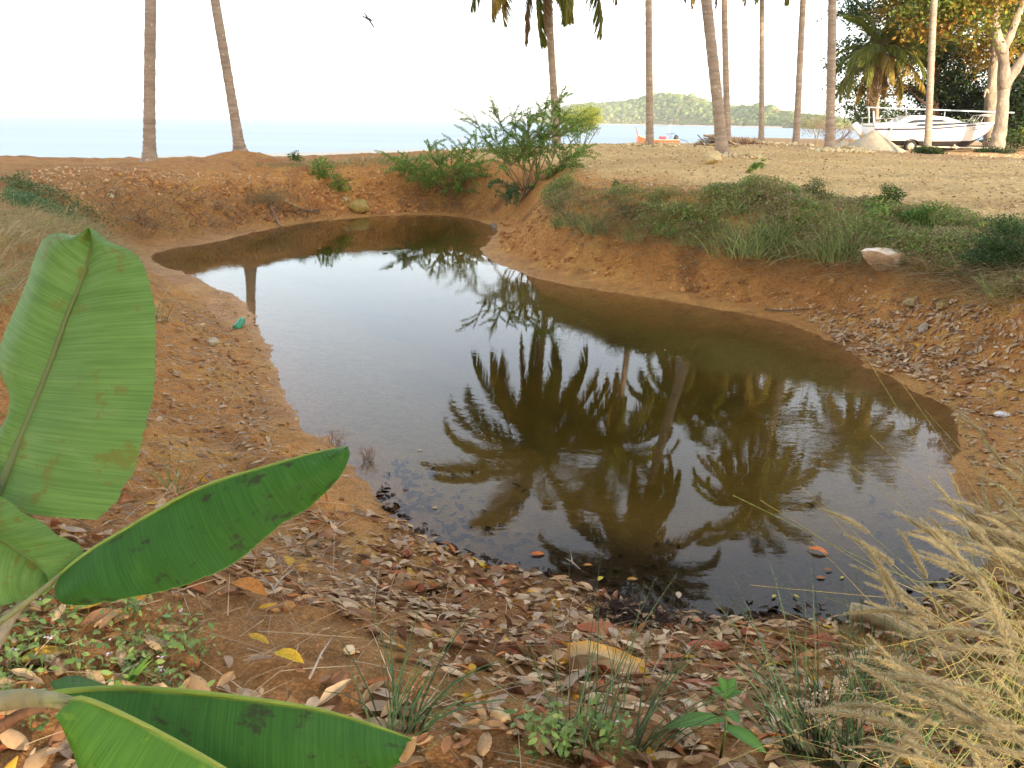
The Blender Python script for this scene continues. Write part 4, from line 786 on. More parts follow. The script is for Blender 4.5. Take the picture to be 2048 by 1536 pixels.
WH = (.72, .66, .56); OC = (.50, .33, .12); RD = (.34, .10, .045); PK = (.46, .22, .13)
rock(1765, 538, (.98, .50, .46), 'large white and pink quartz rock on the right bank', (.92, .86, .78), (.74, .46, .24), 11, (.1, -.28, .15), .2, lo=.30, hi=.7)
rock(1722, 512, (.14, .1, .14), 'small pale stone propped against the white quartz rock', (.6, .52, .38), (.5, .4, .25), 12)
rock(1825, 612, (.26, .16, .12), 'flat yellowish stone below the white quartz rock', (.45, .34, .16), (.5, .42, .25), 13, (0, 0, .2))
rock(1885, 617, (.16, .12, .12), 'rounded green-yellow and pink stone beside the flat yellowish one', (.42, .42, .08), (.42, .2, .14), 14)
rock(1845, 664, (.15, .12, .15), 'rounded grey-white stone among the piled grey leaves', (.5, .44, .36), (.38, .33, .28), 15)
rock(720, 424, (.55, .4, .42), 'mossy yellow boulder at the far waterline', (.42, .34, .09), (.40, .27, .12), 16, (.1, .1, .4), .2)
rock(692, 404, (.2, .16, .18), 'small pale stone on top of the bank beside the mossy boulder', (.45, .42, .28), (.4, .3, .16), 17)
rock(988, 456, (.16, .14, .2), 'grey pointed stone standing in the far water corner', (.3, .27, .24), (.22, .2, .18), 18, (0, 0, 0), .3, at=at_z(988, 457, -.02))
rock(428, 692, (.12, .10, .13), 'pale buff stone on the left bank below the green bottle', (.55, .48, .38), (.45, .36, .25), 19)
rock(222, 396, (.16, .12, .12), 'pale cream stone on the far left bank', (.7, .66, .42), (.6, .55, .35), 20)
rock(388, 384, (.16, .13, .14), 'yellow ochre stone on the far left bank', (.6, .42, .1), (.5, .32, .1), 21)
rock(812, 1118, (.075, .055, .07), 'mottled red and white stone standing at the near waterline', (.30, .07, .03), (.50, .30, .20), 22, (0, 0, .5), .2, 'stone')
rock(842, 1076, (.035, .03, .03), 'tiny red stone touching the water above the mottled one', RD, PK, 23, name='stone')
rock(840, 1190, (.055, .05, .06), 'rough dark red stone below the mottled one', RD, (.28, .09, .05), 24, name='stone')
rock(1004, 1192, (.07, .06, .055), 'orange and cream stone right of the red clay patch', (.55, .28, .12), (.6, .45, .28), 25, name='stone')
rock(930, 1172, (.20, .11, .035), 'flat crumbled patch of red clay near the waterline', (.36, .12, .06), (.42, .17, .09), 26, sink=.5, name='clay_lump')
rock(655, 1192, (.09, .06, .04), 'crumbly orange clay lump on the left of the litter', (.42, .17, .06), (.35, .12, .05), 27, sink=.4, name='clay_lump')
rock(605, 1145, (.08, .06, .04), 'bright orange stone by the bare patch of earth', (.6, .28, .06), (.5, .3, .12), 28, sink=.4, name='stone')
rock(975, 1228, (.10, .06, .035), 'small ochre stone half buried in leaves', (.46, .2, .08), (.4, .16, .07), 29, sink=.4, name='stone')
rock(1195, 1262, (.22, .12, .055), 'largest crumbly red earth lump below the black roots', (.38, .11, .05), (.44, .17, .08), 30, sink=.4, name='clay_lump')
rock(1110, 1285, (.16, .09, .045), 'red earth lump left of the orange slab', (.38, .12, .06), (.42, .18, .1), 31, sink=.4, name='clay_lump')
rock(1030, 1300, (.12, .08, .04), 'reddish clay lump among leaves, left of the largest', (.36, .12, .07), (.42, .18, .1), 32, sink=.4, name='clay_lump')
rock(1415, 1300, (.20, .09, .05), 'brick red earth lump by the black mud', (.34, .09, .045), (.4, .13, .07), 33, sink=.35, name='clay_lump')
rock(1500, 1272, (.12, .08, .06), 'dark red earth lump at the mud edge behind the sedges', (.32, .09, .045), (.3, .1, .05), 34, sink=.35, name='clay_lump')
rock(1640, 1290, (.17, .11, .07), 'rounded red-brown earth lump in front of the pale log', (.34, .10, .05), (.4, .14, .07), 35, sink=.3, name='clay_lump')
rock(1390, 1375, (.16, .10, .04), 'low red earth lump right of the orange slab', (.36, .13, .08), (.42, .18, .11), 36, sink=.4, name='clay_lump')
rock(1372, 1420, (.06, .05, .04), 'squarish cream stone in the litter near the bottom', (.62, .56, .42), (.55, .45, .32), 37, name='stone')
rock(1000, 1446, (.07, .06, .045), 'pale ochre stone buried in leaves below the sedge', (.55, .42, .25), (.5, .36, .2), 38, name='stone')
rock(1045, 1440, (.04, .03, .03), 'small orange pebble by the pale ochre stone', (.6, .3, .08), (.5, .25, .1), 39, name='stone')
rock(700, 1312, (.05, .04, .035), 'cream pebble beside the bare earth', (.66, .56, .38), (.6, .45, .28), 40, name='stone')
# the orange slab
b = hit(1205, 1350); g = G(); V = np.array([[-.15, .045, .035], [-.13, -.03, .02], [.11, -.085, .01], [.17, -.03, .03], [.15, .02, .045], [0, .05, .06], [-.08, .055, .06], [-.15, .05, -.05], [-.13, -.05, -.05], [.11, -.11, -.06], [.19, -.03, -.05], [.15, .04, -.05], [-.06, -.02, .055], [.04, -.035, .05]])
T_ = [(0, 12, 6), (0, 1, 12), (6, 12, 5), (12, 13, 5), (12, 1, 13), (1, 2, 13), (13, 2, 3), (13, 3, 4), (13, 4, 5), (1, 0, 7), (1, 7, 8), (2, 1, 8), (2, 8, 9), (3, 2, 9), (3, 9, 10), (4, 3, 10), (4, 10, 11), (5, 4, 11), (6, 5, 11), (6, 11, 7), (0, 6, 7)]
cc = np.array([(.60, .28, .06)]*14); cc[12:] = (.64, .44, .22); cc[[5, 6, 4]] = (.66, .34, .06); cc[[1, 2, 3]] = (.45, .27, .15); g.add(V*.92, None, T_, cc)
o = g.obj('rock_slab', M['stone'], smooth=False); bm = bmesh.new(); bm.from_mesh(o.data); bmesh.ops.subdivide_edges(bm, edges=bm.edges, cuts=3, use_grid_fill=True)
for v in bm.verts: v.co += v.normal*.006*float(fbm(v.co.x*30, v.co.y*30+v.co.z*20, 5))
bm.to_mesh(o.data); bm.free(); o.location = b+np.array([0, 0, .035]); o.rotation_euler = (-.1, .12, -.15); tag(o, 'angular orange and cream rock slab in the leaf litter behind the sedges', 'rock')
# pale log
b = hit(1760, 1262); g = G(); g.tube(curve([(-.13, .05, .07), (-.05, .03, .065), (.04, -.02, .045), (.15, -.08, .02)], 10), np.linspace(.045, .035, 13)[:len(curve([(-.13, .05, .07), (-.05, .03, .065), (.04, -.02, .045), (.15, -.08, .02)], 10))], 12, (.44, .34, .21))
o = g.obj('log', M['wood']); o.location = b; tag(o, 'short pale weathered log at the water edge under the fountain grass', 'log')
# boulder by the leaning palm, heaps of stones round the palm feet
b = hit(1428, 326); rock(1428, 326, (.55, .45, .42), 'pale yellow boulder at the foot of the stout leaning palm', (.68, .55, .30), (.6, .45, .22), 41, sink=.3)
for sd, n_, rx, lb in ((5, 90, .8, 'scattered cream stones around the foot of the stout leaning palm'), (9, 260, 1.15, 'ring of yellow stones banked around the thick palm by the sand pile'), (7, 150, .95, 'yellow stones around the foot of the thinnest palm'), (4, 140, 1.1, 'low spread of pale stones around the straight palm in front of the red boat'), (8, 60, .6, 'few orange stones around the palm at the sea edge')):
    f = PF[sd]; g = G(); a = rng.random(n_)*6.28; rr = rx*(.25+.75*rng.random(n_)**.6); x = f[0]+rr*np.cos(a)+(.35 if sd in (5, 9) else .1); y = f[1]-.15+rr*np.sin(a)*.8; z = height(x, y)+.10*(1-rr/rx)+.02
    s = rng.uniform(.03, .09, n_); m_ = np.zeros((n_, 3, 3)); fr_ = frames(n_, size=s); m_ = fr_*np.array([1.2, .9, .7])[None, None]
    g.inst(IV1*(1+.15*rng.normal(size=(12, 1))), None, IT1, m_, np.c_[x, y, z], mixc((.62, .46, .22), (.76, .66, .44), n_, .15)); tag(g.obj('stone_ring', M['stone'], smooth=False), lb, 'stones', 'stones round the palm feet', 'stuff')
# gravel
g = G(); n_ = 9000; yq = 12+rng.random(n_)**1.3*26; xq = (rng.random(n_)*1.15-.35)*yq*.72+1.5; sdq = sdist(xq, yq); kk = (sdq > 1.9) & (xq > -3+.0*yq); xq = xq[kk]; yq = yq[kk]; n_ = kk.sum()
fr_ = frames(n_, up_bias=2.5, size=rng.uniform(.012, .036, n_)*(yq/18)**.6)*np.array([1.2, .9, .5])[None, None]
c = mixc((.58, .40, .20), (.74, .62, .40), n_, .15); dk_ = rng.random(n_) < .15; c[dk_] = mixc((.3, .17, .09), (.4, .26, .14), dk_.sum()); g.inst(IV1, None, IT1, fr_, np.c_[xq, yq, height(xq, yq)+.006], c)
P = wpoly([(1000, 470), (1150, 465), (1300, 490), (1500, 520), (1650, 560), (1900, 600), (2048, 650), (2048, 720), (1800, 640), (1600, 620), (1300, 560), (1100, 530), (1000, 500)]); q = sample(P, 3600); n_ = len(q); fr_ = frames(n_, up_bias=1.5, size=rng.uniform(.006, .02, n_)*(1+.6*(rng.random(n_) < .06)))*np.array([1.2, .9, .6])[None, None]
g.inst(IV1, None, IT1, fr_, np.c_[q, height(q[:, 0], q[:, 1])+.005], mixc((.45, .19, .06), (.62, .36, .14), n_, .25))
P = wpoly([(60, 340), (300, 340), (600, 335), (880, 325), (880, 380), (700, 400), (560, 400), (230, 400), (60, 420)]); q = sample(P, 2600); n_ = len(q); fr_ = frames(n_, up_bias=1.5, size=rng.uniform(.015, .04, n_))*np.array([1.2, .9, .6])[None, None]
g.inst(IV1, None, IT1, fr_, np.c_[q, height(q[:, 0], q[:, 1])+.005], mixc((.42, .2, .08), (.62, .46, .28), n_, .25))
q = np.c_[rng.uniform(-3.4, 3.2, 2600), rng.uniform(1.0, 6.5, 2600)]; sdq = sdist(q[:, 0], q[:, 1]); q = q[sdq > .02]; n_ = len(q); fr_ = frames(n_, up_bias=1.5, size=rng.uniform(.003, .010, n_))*np.array([1.2, .9, .6])[None, None]
g.inst(IV1, None, IT1, fr_, np.c_[q, height(q[:, 0], q[:, 1])+.001], mixc((.34, .13, .06), (.52, .34, .2), n_, .25))
tag(g.obj('gravel', M['stone'], smooth=False), 'loose yellow and orange gravel over the bare ground and banks', 'gravel', kind='stuff')
g = G(); n_ = 15000; yq = 11+rng.random(n_)**1.2*26; xq = (rng.random(n_)*1.15-.35)*yq*.72+1.5; kk = (sdist(xq, yq) > 2.0) & (fbm(xq*.5, yq*.5, 90) > -.35); xq = xq[kk]; yq = yq[kk]; n_ = kk.sum()
g.inst(DV, DQ, None, frames(n_, up_bias=5, size=rng.uniform(.03, .075, n_)), np.c_[xq, yq, height(xq, yq)+.014], mixc((.40, .28, .15), (.78, .66, .42), n_, .15))
tag(g.obj('withered_leaves', M['dry'], smooth=False), 'pale withered leaf fragments scattered over the gravel flat', 'leaf litter', kind='stuff')
# crumbled clods on the banks
g = G(); q = np.vstack([sample(wpoly([(200, 350), (620, 340), (900, 335), (900, 415), (620, 430), (300, 470)]), 1500), sample(wpoly([(1000, 430), (1300, 500), (1700, 560), (2048, 640), (2048, 720), (1700, 640), (1100, 540), (1000, 500)]), 900), sample(np.array([(-3.8, 2), (2.8, 1), (3, 3), (-1, 4.5), (-3, 8.5), (-4.5, 8)]), 1700)]); sdq = sdist(q[:, 0], q[:, 1]); q = q[(sdq > .12) & (fbm(q[:, 0]*1.7, q[:, 1]*1.7, 99) > -.15)]; n_ = len(q)
s = rng.uniform(.008, .028, n_)*np.clip(q[:, 1]/7, .7, 2); fr_ = frames(n_, up_bias=.5, size=s)*np.array([1.3, 1, .7])[None, None]; c = mixc((.34, .15, .06), (.62, .33, .11), n_, .2)
for t_ in range(4): k = np.arange(n_) % 4 == t_; g.inst(IV1*(1+.22*rng.normal(size=(12, 1))), None, IT1, fr_[k], np.c_[q, height(q[:, 0], q[:, 1])+.2*s][k], c[k])
tag(g.obj('earth_clods', M['mound'], smooth=False), 'crumbled orange clods of earth lying on the banks', 'clods', kind='stuff')
# ------------------------------------------------------------------ fallen leaves
def leaf_template(curl, bend, wd, seed):
    rs = np.random.default_rng(seed); V = []; 
    for i, t in enumerate(np.linspace(0, 1, 6)):
        w = wd*math.sin(math.pi*(t*.96+.02))**.75; cz = bend*((t-.5)**2-.25)*-1
        for s in (-1, 0, 1): V.append((t-.5, s*w, cz+curl*abs(s)*w+rs.normal()*.012))
    Q = [(3*i+j, 3*i+j+1, 3*i+j+4, 3*i+j+3) for i in range(5) for j in (0, 1)]
    V += [(-.5-.16, 0, .01), (-.5, -.012, 0)]; return np.array(V), np.array(Q), [(0, 1, 18)]
LT_ = [leaf_template(.55, .25, .20, 1), leaf_template(-.6, .35, .22, 2), leaf_template(.9, -.2, .17, 3), leaf_template(.25, .12, .23, 4), leaf_template(-1.1, .3, .15, 5)]
PAL = [((.42, .25, .13), (.56, .37, .21)), ((.52, .37, .23), (.66, .50, .33)), ((.25, .125, .07), (.35, .19, .11)), ((.38, .27, .19), (.50, .38, .28)), ((.55, .36, .06), (.62, .30, .04)), ((.40, .13, .06), (.50, .22, .09))]
PW_ = np.array([.34, .22, .18, .14, .035, .085]); PW_ /= PW_.sum()
NEARP = np.array([(-3.0, .7), (3.4, .7), (3.6, 2.2), (2.7, 3.9), (.2, 4.3), (-1.4, 4.6), (-2.4, 4.0)])
def litter(P, n_, keep=None, smin=.045, smax=.095, dz=.010, pal=PW_):
    q = sample(P, n_); sdq = sdist(q[:, 0], q[:, 1]); kk = sdq > .0
    if keep is not None: kk &= keep(q[:, 0], q[:, 1], sdq)
    q = q[kk]; m_ = len(q); return np.c_[q, height(q[:, 0], q[:, 1])+dz+.035*rng.random(m_)**2.5*(dz > .008)], rng.uniform(smin, smax, m_), rng.choice(6, m_, p=pal)
def bare(x, y, s):
    p = hit(560, 1270); p2 = hit(640, 1320); k = np.exp(-(((x-p[0])/.30)**2+((y-p[1])/.24)**2))+np.exp(-(((x-p2[0])/.22)**2+((y-p2[1])/.12)**2))
    d = sstep(2.0, .2, s)*.55+.55*(y < 3.0)+.2+.5*fbm(x*2.2, y*2.2, 95)+.35*(x > -.6)*(s < .5)
    d = d*(1-np.clip(k*1.3, 0, 1))*np.where((x < -.75) & (y > 2.9), .30, 1.0)
    return rng.random(len(x)) < d*.8
A = [litter(NEARP, 12500, bare, .032, .115), litter(LB, 1100, lambda x, y, s: rng.random(len(x)) < .9*sstep(1.6, .1, s)+.15, .04, .09, .006, np.array([.2, .3, .12, .34, .02, .02]))]
RP = wpoly([(1640, 640), (1700, 622), (1800, 640), (1900, 655), (1960, 720), (1930, 780), (1860, 790), (1790, 735), (1700, 680)]); gp = np.array([.26, .34, .16, .20, .015, .025])
rc = RP.mean(0); RPb = rc+(RP-rc)*1.7; A.append(litter(RPb, 3000, lambda x, y, s: rng.random(len(x)) < np.exp(-(((x-rc[0])/.75)**2+((y-rc[1])/1.0)**2))*(.8+1.1*fbm(x*2.5, y*2.5, 97)), .045, .105, .012, gp)); A.append(litter(wpoly([(1540, 600), (1700, 590), (2048, 600), (2150, 800), (2100, 1100), (1980, 1080), (1930, 900), (1900, 820), (1760, 700)]), 900, None, .04, .09, .006, gp))
A.append(litter(np.array([(-4.2, 3), (1.5, 3), (-.5, 6), (-2.4, 10), (-4.6, 12), (-5, 8)]), 2600, lambda x, y, s: (s < 1.4) & (rng.random(len(x)) < .75*np.exp(-((s-.25)/.5)**2)*(.6+.8*fbm(x*2, y*2, 98))+.06), .03, .085, .004, np.array([.3, .24, .16, .26, .02, .02]))); A.append(litter(wpoly([(1100, 500), (1500, 560), (1700, 600), (1640, 640), (1300, 580), (1050, 530)]), 60, None, .05, .09, .004, gp)); A.append(litter(np.array([(2.2, 3.0), (4.2, 2.6), (4.0, 5.0), (2.6, 4.6)]), 500, None, .045, .09, .008, gp))
P = np.vstack([a[0] for a in A]); S_z = np.concatenate([a[1] for a in A]); K_ = np.concatenate([a[2] for a in A])
def tilt(P_):
    e = .05; hx = (height(P_[:, 0]+e, P_[:, 1], None, False)-height(P_[:, 0]-e, P_[:, 1], None, False))/(2*e); hy = (height(P_[:, 0], P_[:, 1]+e, None, False)-height(P_[:, 0], P_[:, 1]-e, None, False))/(2*e)
    nr = unit(np.stack([-hx, -hy, np.ones_like(hx)], 1)+rng.normal(size=(len(P_), 3))*.30); a = unit(np.cross(nr, unit(rng.normal(size=(len(P_), 3))))); return np.stack([a, np.cross(nr, a), nr], -1)
FRM = tilt(P); cols = np.zeros((len(P), 3))
for k in range(6): cols[K_ == k] = mixc(*PAL[k], (K_ == k).sum(), .15)
v_ = P-np.array([0, 0, CZ]); dep = v_@fw; sx = 1024+F*(v_@rt)/dep; sy = 768-F*(v_@up)/dep; vis = (sx > 10) & (sx < 2040) & (sy > 0) & (sy < 1530)
hid = ((sx < 830) & (sy > 1360) & (sy > 1360+.0*sx)) | ((sx < 315) & (sy < 1040)); score = np.where(vis & ~hid, S_z/dep, 0); order = np.argsort(-score); ind = order[:300]; rest = order[300:]
tsel = rng.integers(0, 5, len(P)); MESH = {}
def tmesh(t, k):
    if (t, k) not in MESH:
        g = G(); V, Q, T3 = LT_[t]; g.add(V, Q, T3, mixc(*PAL[k], 1, .05)[0]*np.ones((len(V), 1))); MESH[(t, k)] = g.mesh('fallen_leaf', M['dry'])
    return MESH[(t, k)]
KN = ['tan', 'pale buff', 'dark brown', 'grey', 'yellow-orange', 'dull red']
lab_n = {}
for i in ind:
    o = bpy.data.objects.new('fallen_leaf', tmesh(int(tsel[i]), int(K_[i]))); COL.objects.link(o); m_ = FRM[i]*S_z[i]
    o.matrix_world = Matrix([[*m_[0], P[i, 0]], [*m_[1], P[i, 1]], [*m_[2], P[i, 2]], [0, 0, 0, 1]])
    side_ = 'on the slope above the near waterline' if sy[i] < 1300 else 'in the thick litter at the front of the bank'
    tag(o, 'curled %s dead leaf lying %s' % (KN[K_[i]], side_), 'leaf', '%s fallen leaves %s' % (KN[K_[i]], 'on the slope' if sy[i] < 1300 else 'at the front'))
g = G()
for t in range(5):
    s_ = rest[tsel[rest] == t]; V, Q, T3 = LT_[t]; g.inst(V, Q, T3, FRM[s_]*S_z[s_][:, None, None], P[s_], cols[s_])
tag(g.obj('leaf_litter', M['dry']), 'fallen dry leaves carpeting the near bank and heaped on the right shore', 'leaf litter', kind='stuff')
# sunken dark leaves on the pond floor by the near shore
g = G(); q = np.c_[rng.uniform(-.9, 2.6, 2400), rng.uniform(3.0, 5.6, 2400)]; sdq = sdist(q[:, 0], q[:, 1]); q = q[(sdq < .03) & (sdq > -1.1) & (rng.random(len(q)) < .04+.96*sstep(-.75, -.05, sdq))]; n_ = len(q); z_ = height(q[:, 0], q[:, 1]); P_ = np.c_[q, z_+.012]
fr_ = tilt(P_); ts = rng.integers(0, 5, n_); s_ = rng.uniform(.05, .09, n_); c = mixc((.03, .022, .016), (.10, .06, .04), n_, .3)
for t in range(5): k = ts == t; g.inst(*LT_[t], fr_[k]*s_[k][:, None, None], P_[k], c[k])
tag(g.obj('sunken_leaves', M['dry']), 'dark waterlogged leaves lying on the pond floor by the near shore', 'leaf litter', kind='stuff')
# single leaves floating or catching the eye
def floater(px, py, z, s, c, rot, label, t=3):
    p = at_z(px, py, z) if z is not None else hit(px, py)+np.array([0, 0, .03]); g = G(); V, Q, T3 = LT_[t]; g.add(V, Q, T3, c); o = g.obj('fallen_leaf', M['dry']); o.location = p; o.rotation_euler = (.05, .05, rot); o.scale = (s,)*3; tag(o, label, 'leaf')
floater(1075, 1108, .006, .085, (.55, .16, .05), .05, 'orange-red leaf floating near the shore left of the root mass')
floater(1636, 1103, .006, .12, (.42, .15, .07), -.5, 'long red-brown leaf floating among the plumes', 0)
floater(1357, 1190, .012, .07, (.60, .46, .36), 1.4, 'pale pinkish leaf floating over the black mud')
floater(1176, 1130, .006, .055, (.48, .22, .07), .1, 'small brown-orange leaf floating right of the orange-red one')
floater(1200, 1168, None, .06, (.62, .50, .08), 1.0, 'yellow leaf on the black mud at the waterline')
floater(963, 1143, None, .07, (.62, .46, .06), 2.0, 'bright yellow leaf at the near waterline', 0)
floater(1642, 1155, .006, .055, (.52, .20, .07), .1, 'small orange leaf floating below the red-brown one')
floater(1657, 1140, .006, .05, (.45, .2, .08), 0, 'thin brown leaf floating just under the red-brown one', 0)
floater(1265, 1158, .006, .06, (.55, .28, .06), .1, 'orange leaf floating above the root mass')
floater(1684, 1155, .006, .04, (.6, .5, .15), .8, 'tiny yellow leaf floating by the plumes')
floater(1548, 1192, .01, .04, (.6, .5, .12), .8, 'small yellow leaf in the shallows before the sedges')
floater(1592, 1192, .01, .04, (.58, .46, .1), 2.1, 'small yellow leaf right of its twin in the shallows')
floater(580, 1337, None, .10, (.66, .44, .06), -.4, 'curved bright yellow leaf at the edge of the bare earth', 0)
floater(520, 1300, None, .08, (.60, .40, .08), -.5, 'folded yellow leaf above the curved bright yellow one', 2)
floater(500, 1195, None, .15, (.56, .24, .07), -.45, 'large orange-brown leaf below the middle banana leaf', 0)
floater(90, 1335, None, .13, (.55, .34, .07), .5, 'yellow-brown leaf among the small herbs', 0)
floater(455, 918, None, .06, (.62, .34, .04), .1, 'single orange leaf on the left bank')
floater(770, 1123, None, .05, (.55, .4, .3), .1, 'pale leaf beside the mottled red stone', 3)
floater(95, 1020, None, .11, (.40, .13, .08), .2, 'broad red-brown leaf between the two pale banana leaves', 3)
floater(770, 506, .01, .12, (.10, .07, .05), .1, 'dark leaf floating in the reflection at the far end', 1)
n_ = 0
for px, py in ((505, 545), (560, 500), (610, 480), (640, 497), (720, 470), (745, 482), (860, 460), (905, 470), (700, 520), (840, 900), (870, 1015), (1210, 755), (1330, 700), (1560, 665), (1610, 700)):
    floater(px, py, .006, .06 if py < 600 else .04, (.5, .4, .2), rng.random()*6, 'speck-sized straw leaf floating on the pond'); bpy.context.scene.collection.objects[-1]['group'] = 'tiny leaves floating on the pond'
# ------------------------------------------------------------------ litter that people left, sticks
b = hit(480, 655); o = empty('bottle', b+np.array([0, 0, .045]), 'green plastic bottle lying on the left bank near the water', 'bottle'); g = G(); m, n, oo = newmat('green_plastic'); p = N(n, 'ShaderNodeBsdfPrincipled', Roughness=.25); p.inputs['Base Color'].default_value = (.05, .42, .22, 1); p.inputs['Transmission Weight'].default_value = .35; L(n, p.outputs[0], oo.inputs[0])
pr = [(-.11, .002), (-.11, .038), (-.10, .044), (-.05, .045), (-.03, .042), (-.01, .045), (.05, .045), (.08, .036), (.105, .016), (.125, .014)]; d_ = np.array([.15, 1.0, .35]); d_ = unit(d_)
g.tube([d_*a for a, r_ in pr], [r_ for a, r_ in pr], 16); g.obj('body', m, o); g = G(); g.tube([d_*.122, d_*.14], [.016, .016], 12, (.5, .5, .45)); g.obj('cap', M['stone'], o)
b = hit(2003, 835); g = G(); V, T3 = ico(3); V = V*(1+.25*fbm(V[:, 0]*3, V[:, 1]*3+V[:, 2]*2, 4)[:, None]); V[:, 2] = V[:, 2]*.5; g.add(V*np.array([.07, .05, .05]), None, T3); o = g.obj('plastic_bag', basic('white_plastic', (.75, .73, .74), .3, 20, .1, .3), smooth=False); o.location = b+np.array([0, 0, .02]); tag(o, 'crumpled white plastic scrap on the right shore behind the plumes', 'plastic bag')
for k, (pts, r_, c, lb) in enumerate([([(538, 410), (548, 432), (556, 448), (563, 458)], .035, (.36, .26, .22), 'bent grey-pink driftwood branch dipping into the far water'), ([(568, 405), (585, 415), (600, 424)], .045, (.50, .36, .18), 'pale stub of root sticking out of the far bank'), ([(598, 424), (620, 428), (640, 424)], .04, (.17, .11, .08), 'dark half-buried stick at the far waterline'), ([(250, 440), (280, 448), (292, 455)], .02, (.40, .31, .22), 'thin grey root on the far left bank'), ([(1530, 620), (1560, 624), (1620, 620)], .012, (.15, .11, .09), 'thin dark twig lying on the wet right shore')]):
    pp_ = [hit(a, b_)+np.array([0, 0, .05*(1 if r_ > .02 else .3)]) for a, b_ in pts]; g = G(); c_ = curve(pp_, 10); g.tube(c_, np.linspace(r_, r_*.5, len(c_)), 8, c); tag(g.obj('driftwood', M['wood'], origin=pp_[0]), lb, 'driftwood')
for k, (a, b_, c_, lb) in enumerate([((540, 1180), (552, 1205), (590, 1150), 'thin grey forked twig on the litter below the middle banana leaf'), ((1130, 1125), (1160, 1150), (1140, 1110), 'fine pale twig at the near waterline left of the roots'), ((620, 1370), (665, 1300), (640, 1330), 'straight pale stick crossing the litter')]):
    p0, p1, p2 = hit(*a), hit(*b_), hit(*c_); g = G()
    for s_, e_ in ((p0, p1), ((p0+p1)/2, p2)): g.tube([s_+(0, 0, .02), (s_+e_)/2+(0, 0, .035), e_+(0, 0, .03)], [.004, .003, .002], 5, (.42, .36, .31))
    tag(g.obj('twig', M['wood'], origin=p0), lb, 'twig')
# ------------------------------------------------------------------ banana plant at the left of the viewer
def banana_mat(name, base, vein, rib, blotch, bl_amt, tr=.3):
    m, n, o = newmat(name); a = N(n, 'ShaderNodeVertexColor'); a.layer_name = 'Col'; sp = N(n, 'ShaderNodeSeparateColor'); L(n, a.outputs[0], sp.inputs[0])
    def vec(su, sv):
        c = N(n, 'ShaderNodeCombineXYZ'); 
        for i, s_ in ((0, su), (1, sv)):
            x = N(n, 'ShaderNodeMath', operation='MULTIPLY'); L(n, sp.outputs[i], x.inputs[0]); x.inputs[1].default_value = s_; L(n, x.outputs[0], c.inputs[i])
        L(n, sp.outputs[2], c.inputs[2]); return c.outputs[0]
    n1 = N(n, 'ShaderNodeTexNoise', Scale=1.0, Detail=3.0); L(n, vec(170, 1.2), n1.inputs['Vector'])
    n2 = N(n, 'ShaderNodeTexNoise', Scale=1.0, Detail=3.0, Distortion=.4); L(n, vec(16, 2.2), n2.inputs['Vector'])
    n3 = N(n, 'ShaderNodeTexNoise', Scale=1.0, Detail=5.0, Roughness=.65); L(n, vec(11, 4.0), n3.inputs['Vector'])
    r = N(n, 'ShaderNodeRGB'); r.outputs[0].default_value = (*base, 1)
    c = mul(n, r.outputs[0], ramp(n, n1.outputs[0], [(.35, (.82, .86, .78)), (.65, (1.14, 1.12, 1.12))])); c = mul(n, c, ramp(n, n2.outputs[0], [(.3, (.9, .93, .88)), (.7, (1.08, 1.06, 1.07))]))
    f = ramp(n, n2.outputs[0], [(.62, (0, 0, 0)), (.78, (.3, .3, .3))]); x = N(n, 'ShaderNodeMix', data_type='RGBA'); L(n, f, x.inputs[0]); L(n, c, x.inputs[6]); x.inputs[7].default_value = (*vein, 1); c = x.outputs[2]
    f = ramp(n, n3.outputs[0], [(.57, (0, 0, 0)), (.64, (bl_amt,)*3)]); x = N(n, 'ShaderNodeMix', data_type='RGBA'); L(n, f, x.inputs[0]); L(n, c, x.inputs[6]); x.inputs[7].default_value = (*blotch, 1); c = x.outputs[2]
    f = ramp(n, sp.outputs[1], [(.0, (.9,)*3), (.014, (.7,)*3), (.04, (0, 0, 0)), (.985, (0, 0, 0)), (.996, (.6,)*3)]); x = N(n, 'ShaderNodeMix', data_type='RGBA'); L(n, f, x.inputs[0]); L(n, c, x.inputs[6]); x.inputs[7].default_value = (*rib, 1); c = x.outputs[2]
    p = N(n, 'ShaderNodeBsdfPrincipled', Roughness=.5); p.inputs['Specular IOR Level'].default_value = .28; L(n, c, p.inputs['Base Color'])
    b = N(n, 'ShaderNodeBump', Strength=.6, Distance=.003); L(n, n1.outputs[0], b.inputs['Height']); L(n, b.outputs[0], p.inputs['Normal'])
    t = N(n, 'ShaderNodeBsdfTranslucent'); L(n, c, t.inputs[0]); ms = N(n, 'ShaderNodeMixShader'); ms.inputs[0].default_value = tr; L(n, p.outputs[0], ms.inputs[1]); L(n, t.outputs[0], ms.inputs[2]); L(n, ms.outputs[0], o.inputs[0]); return m
BU = banana_mat('banana_leaf_underside', (.19, .36, .10), (.34, .46, .25), (.22, .30, .10), (.24, .22, .045), .65, .45)
BT = banana_mat('banana_leaf_top', (.055, .19, .03), (.13, .31, .07), (.32, .44, .08), (.05, .055, .028), .8, .42)
BY = banana_mat('young_banana_leaf_top', (.12, .30, .035), (.20, .40, .06), (.34, .48, .08), (.26, .40, .03), .5, .35)
def resamp(pts, k):
    P = curve(pts, 60); s = np.concatenate([[0], np.cumsum(np.linalg.norm(np.diff(P, axis=0), axis=1))]); u = np.linspace(0, s[-1], k); return np.stack([np.interp(u, s, P[:, i]) for i in range(P.shape[1])], 1)
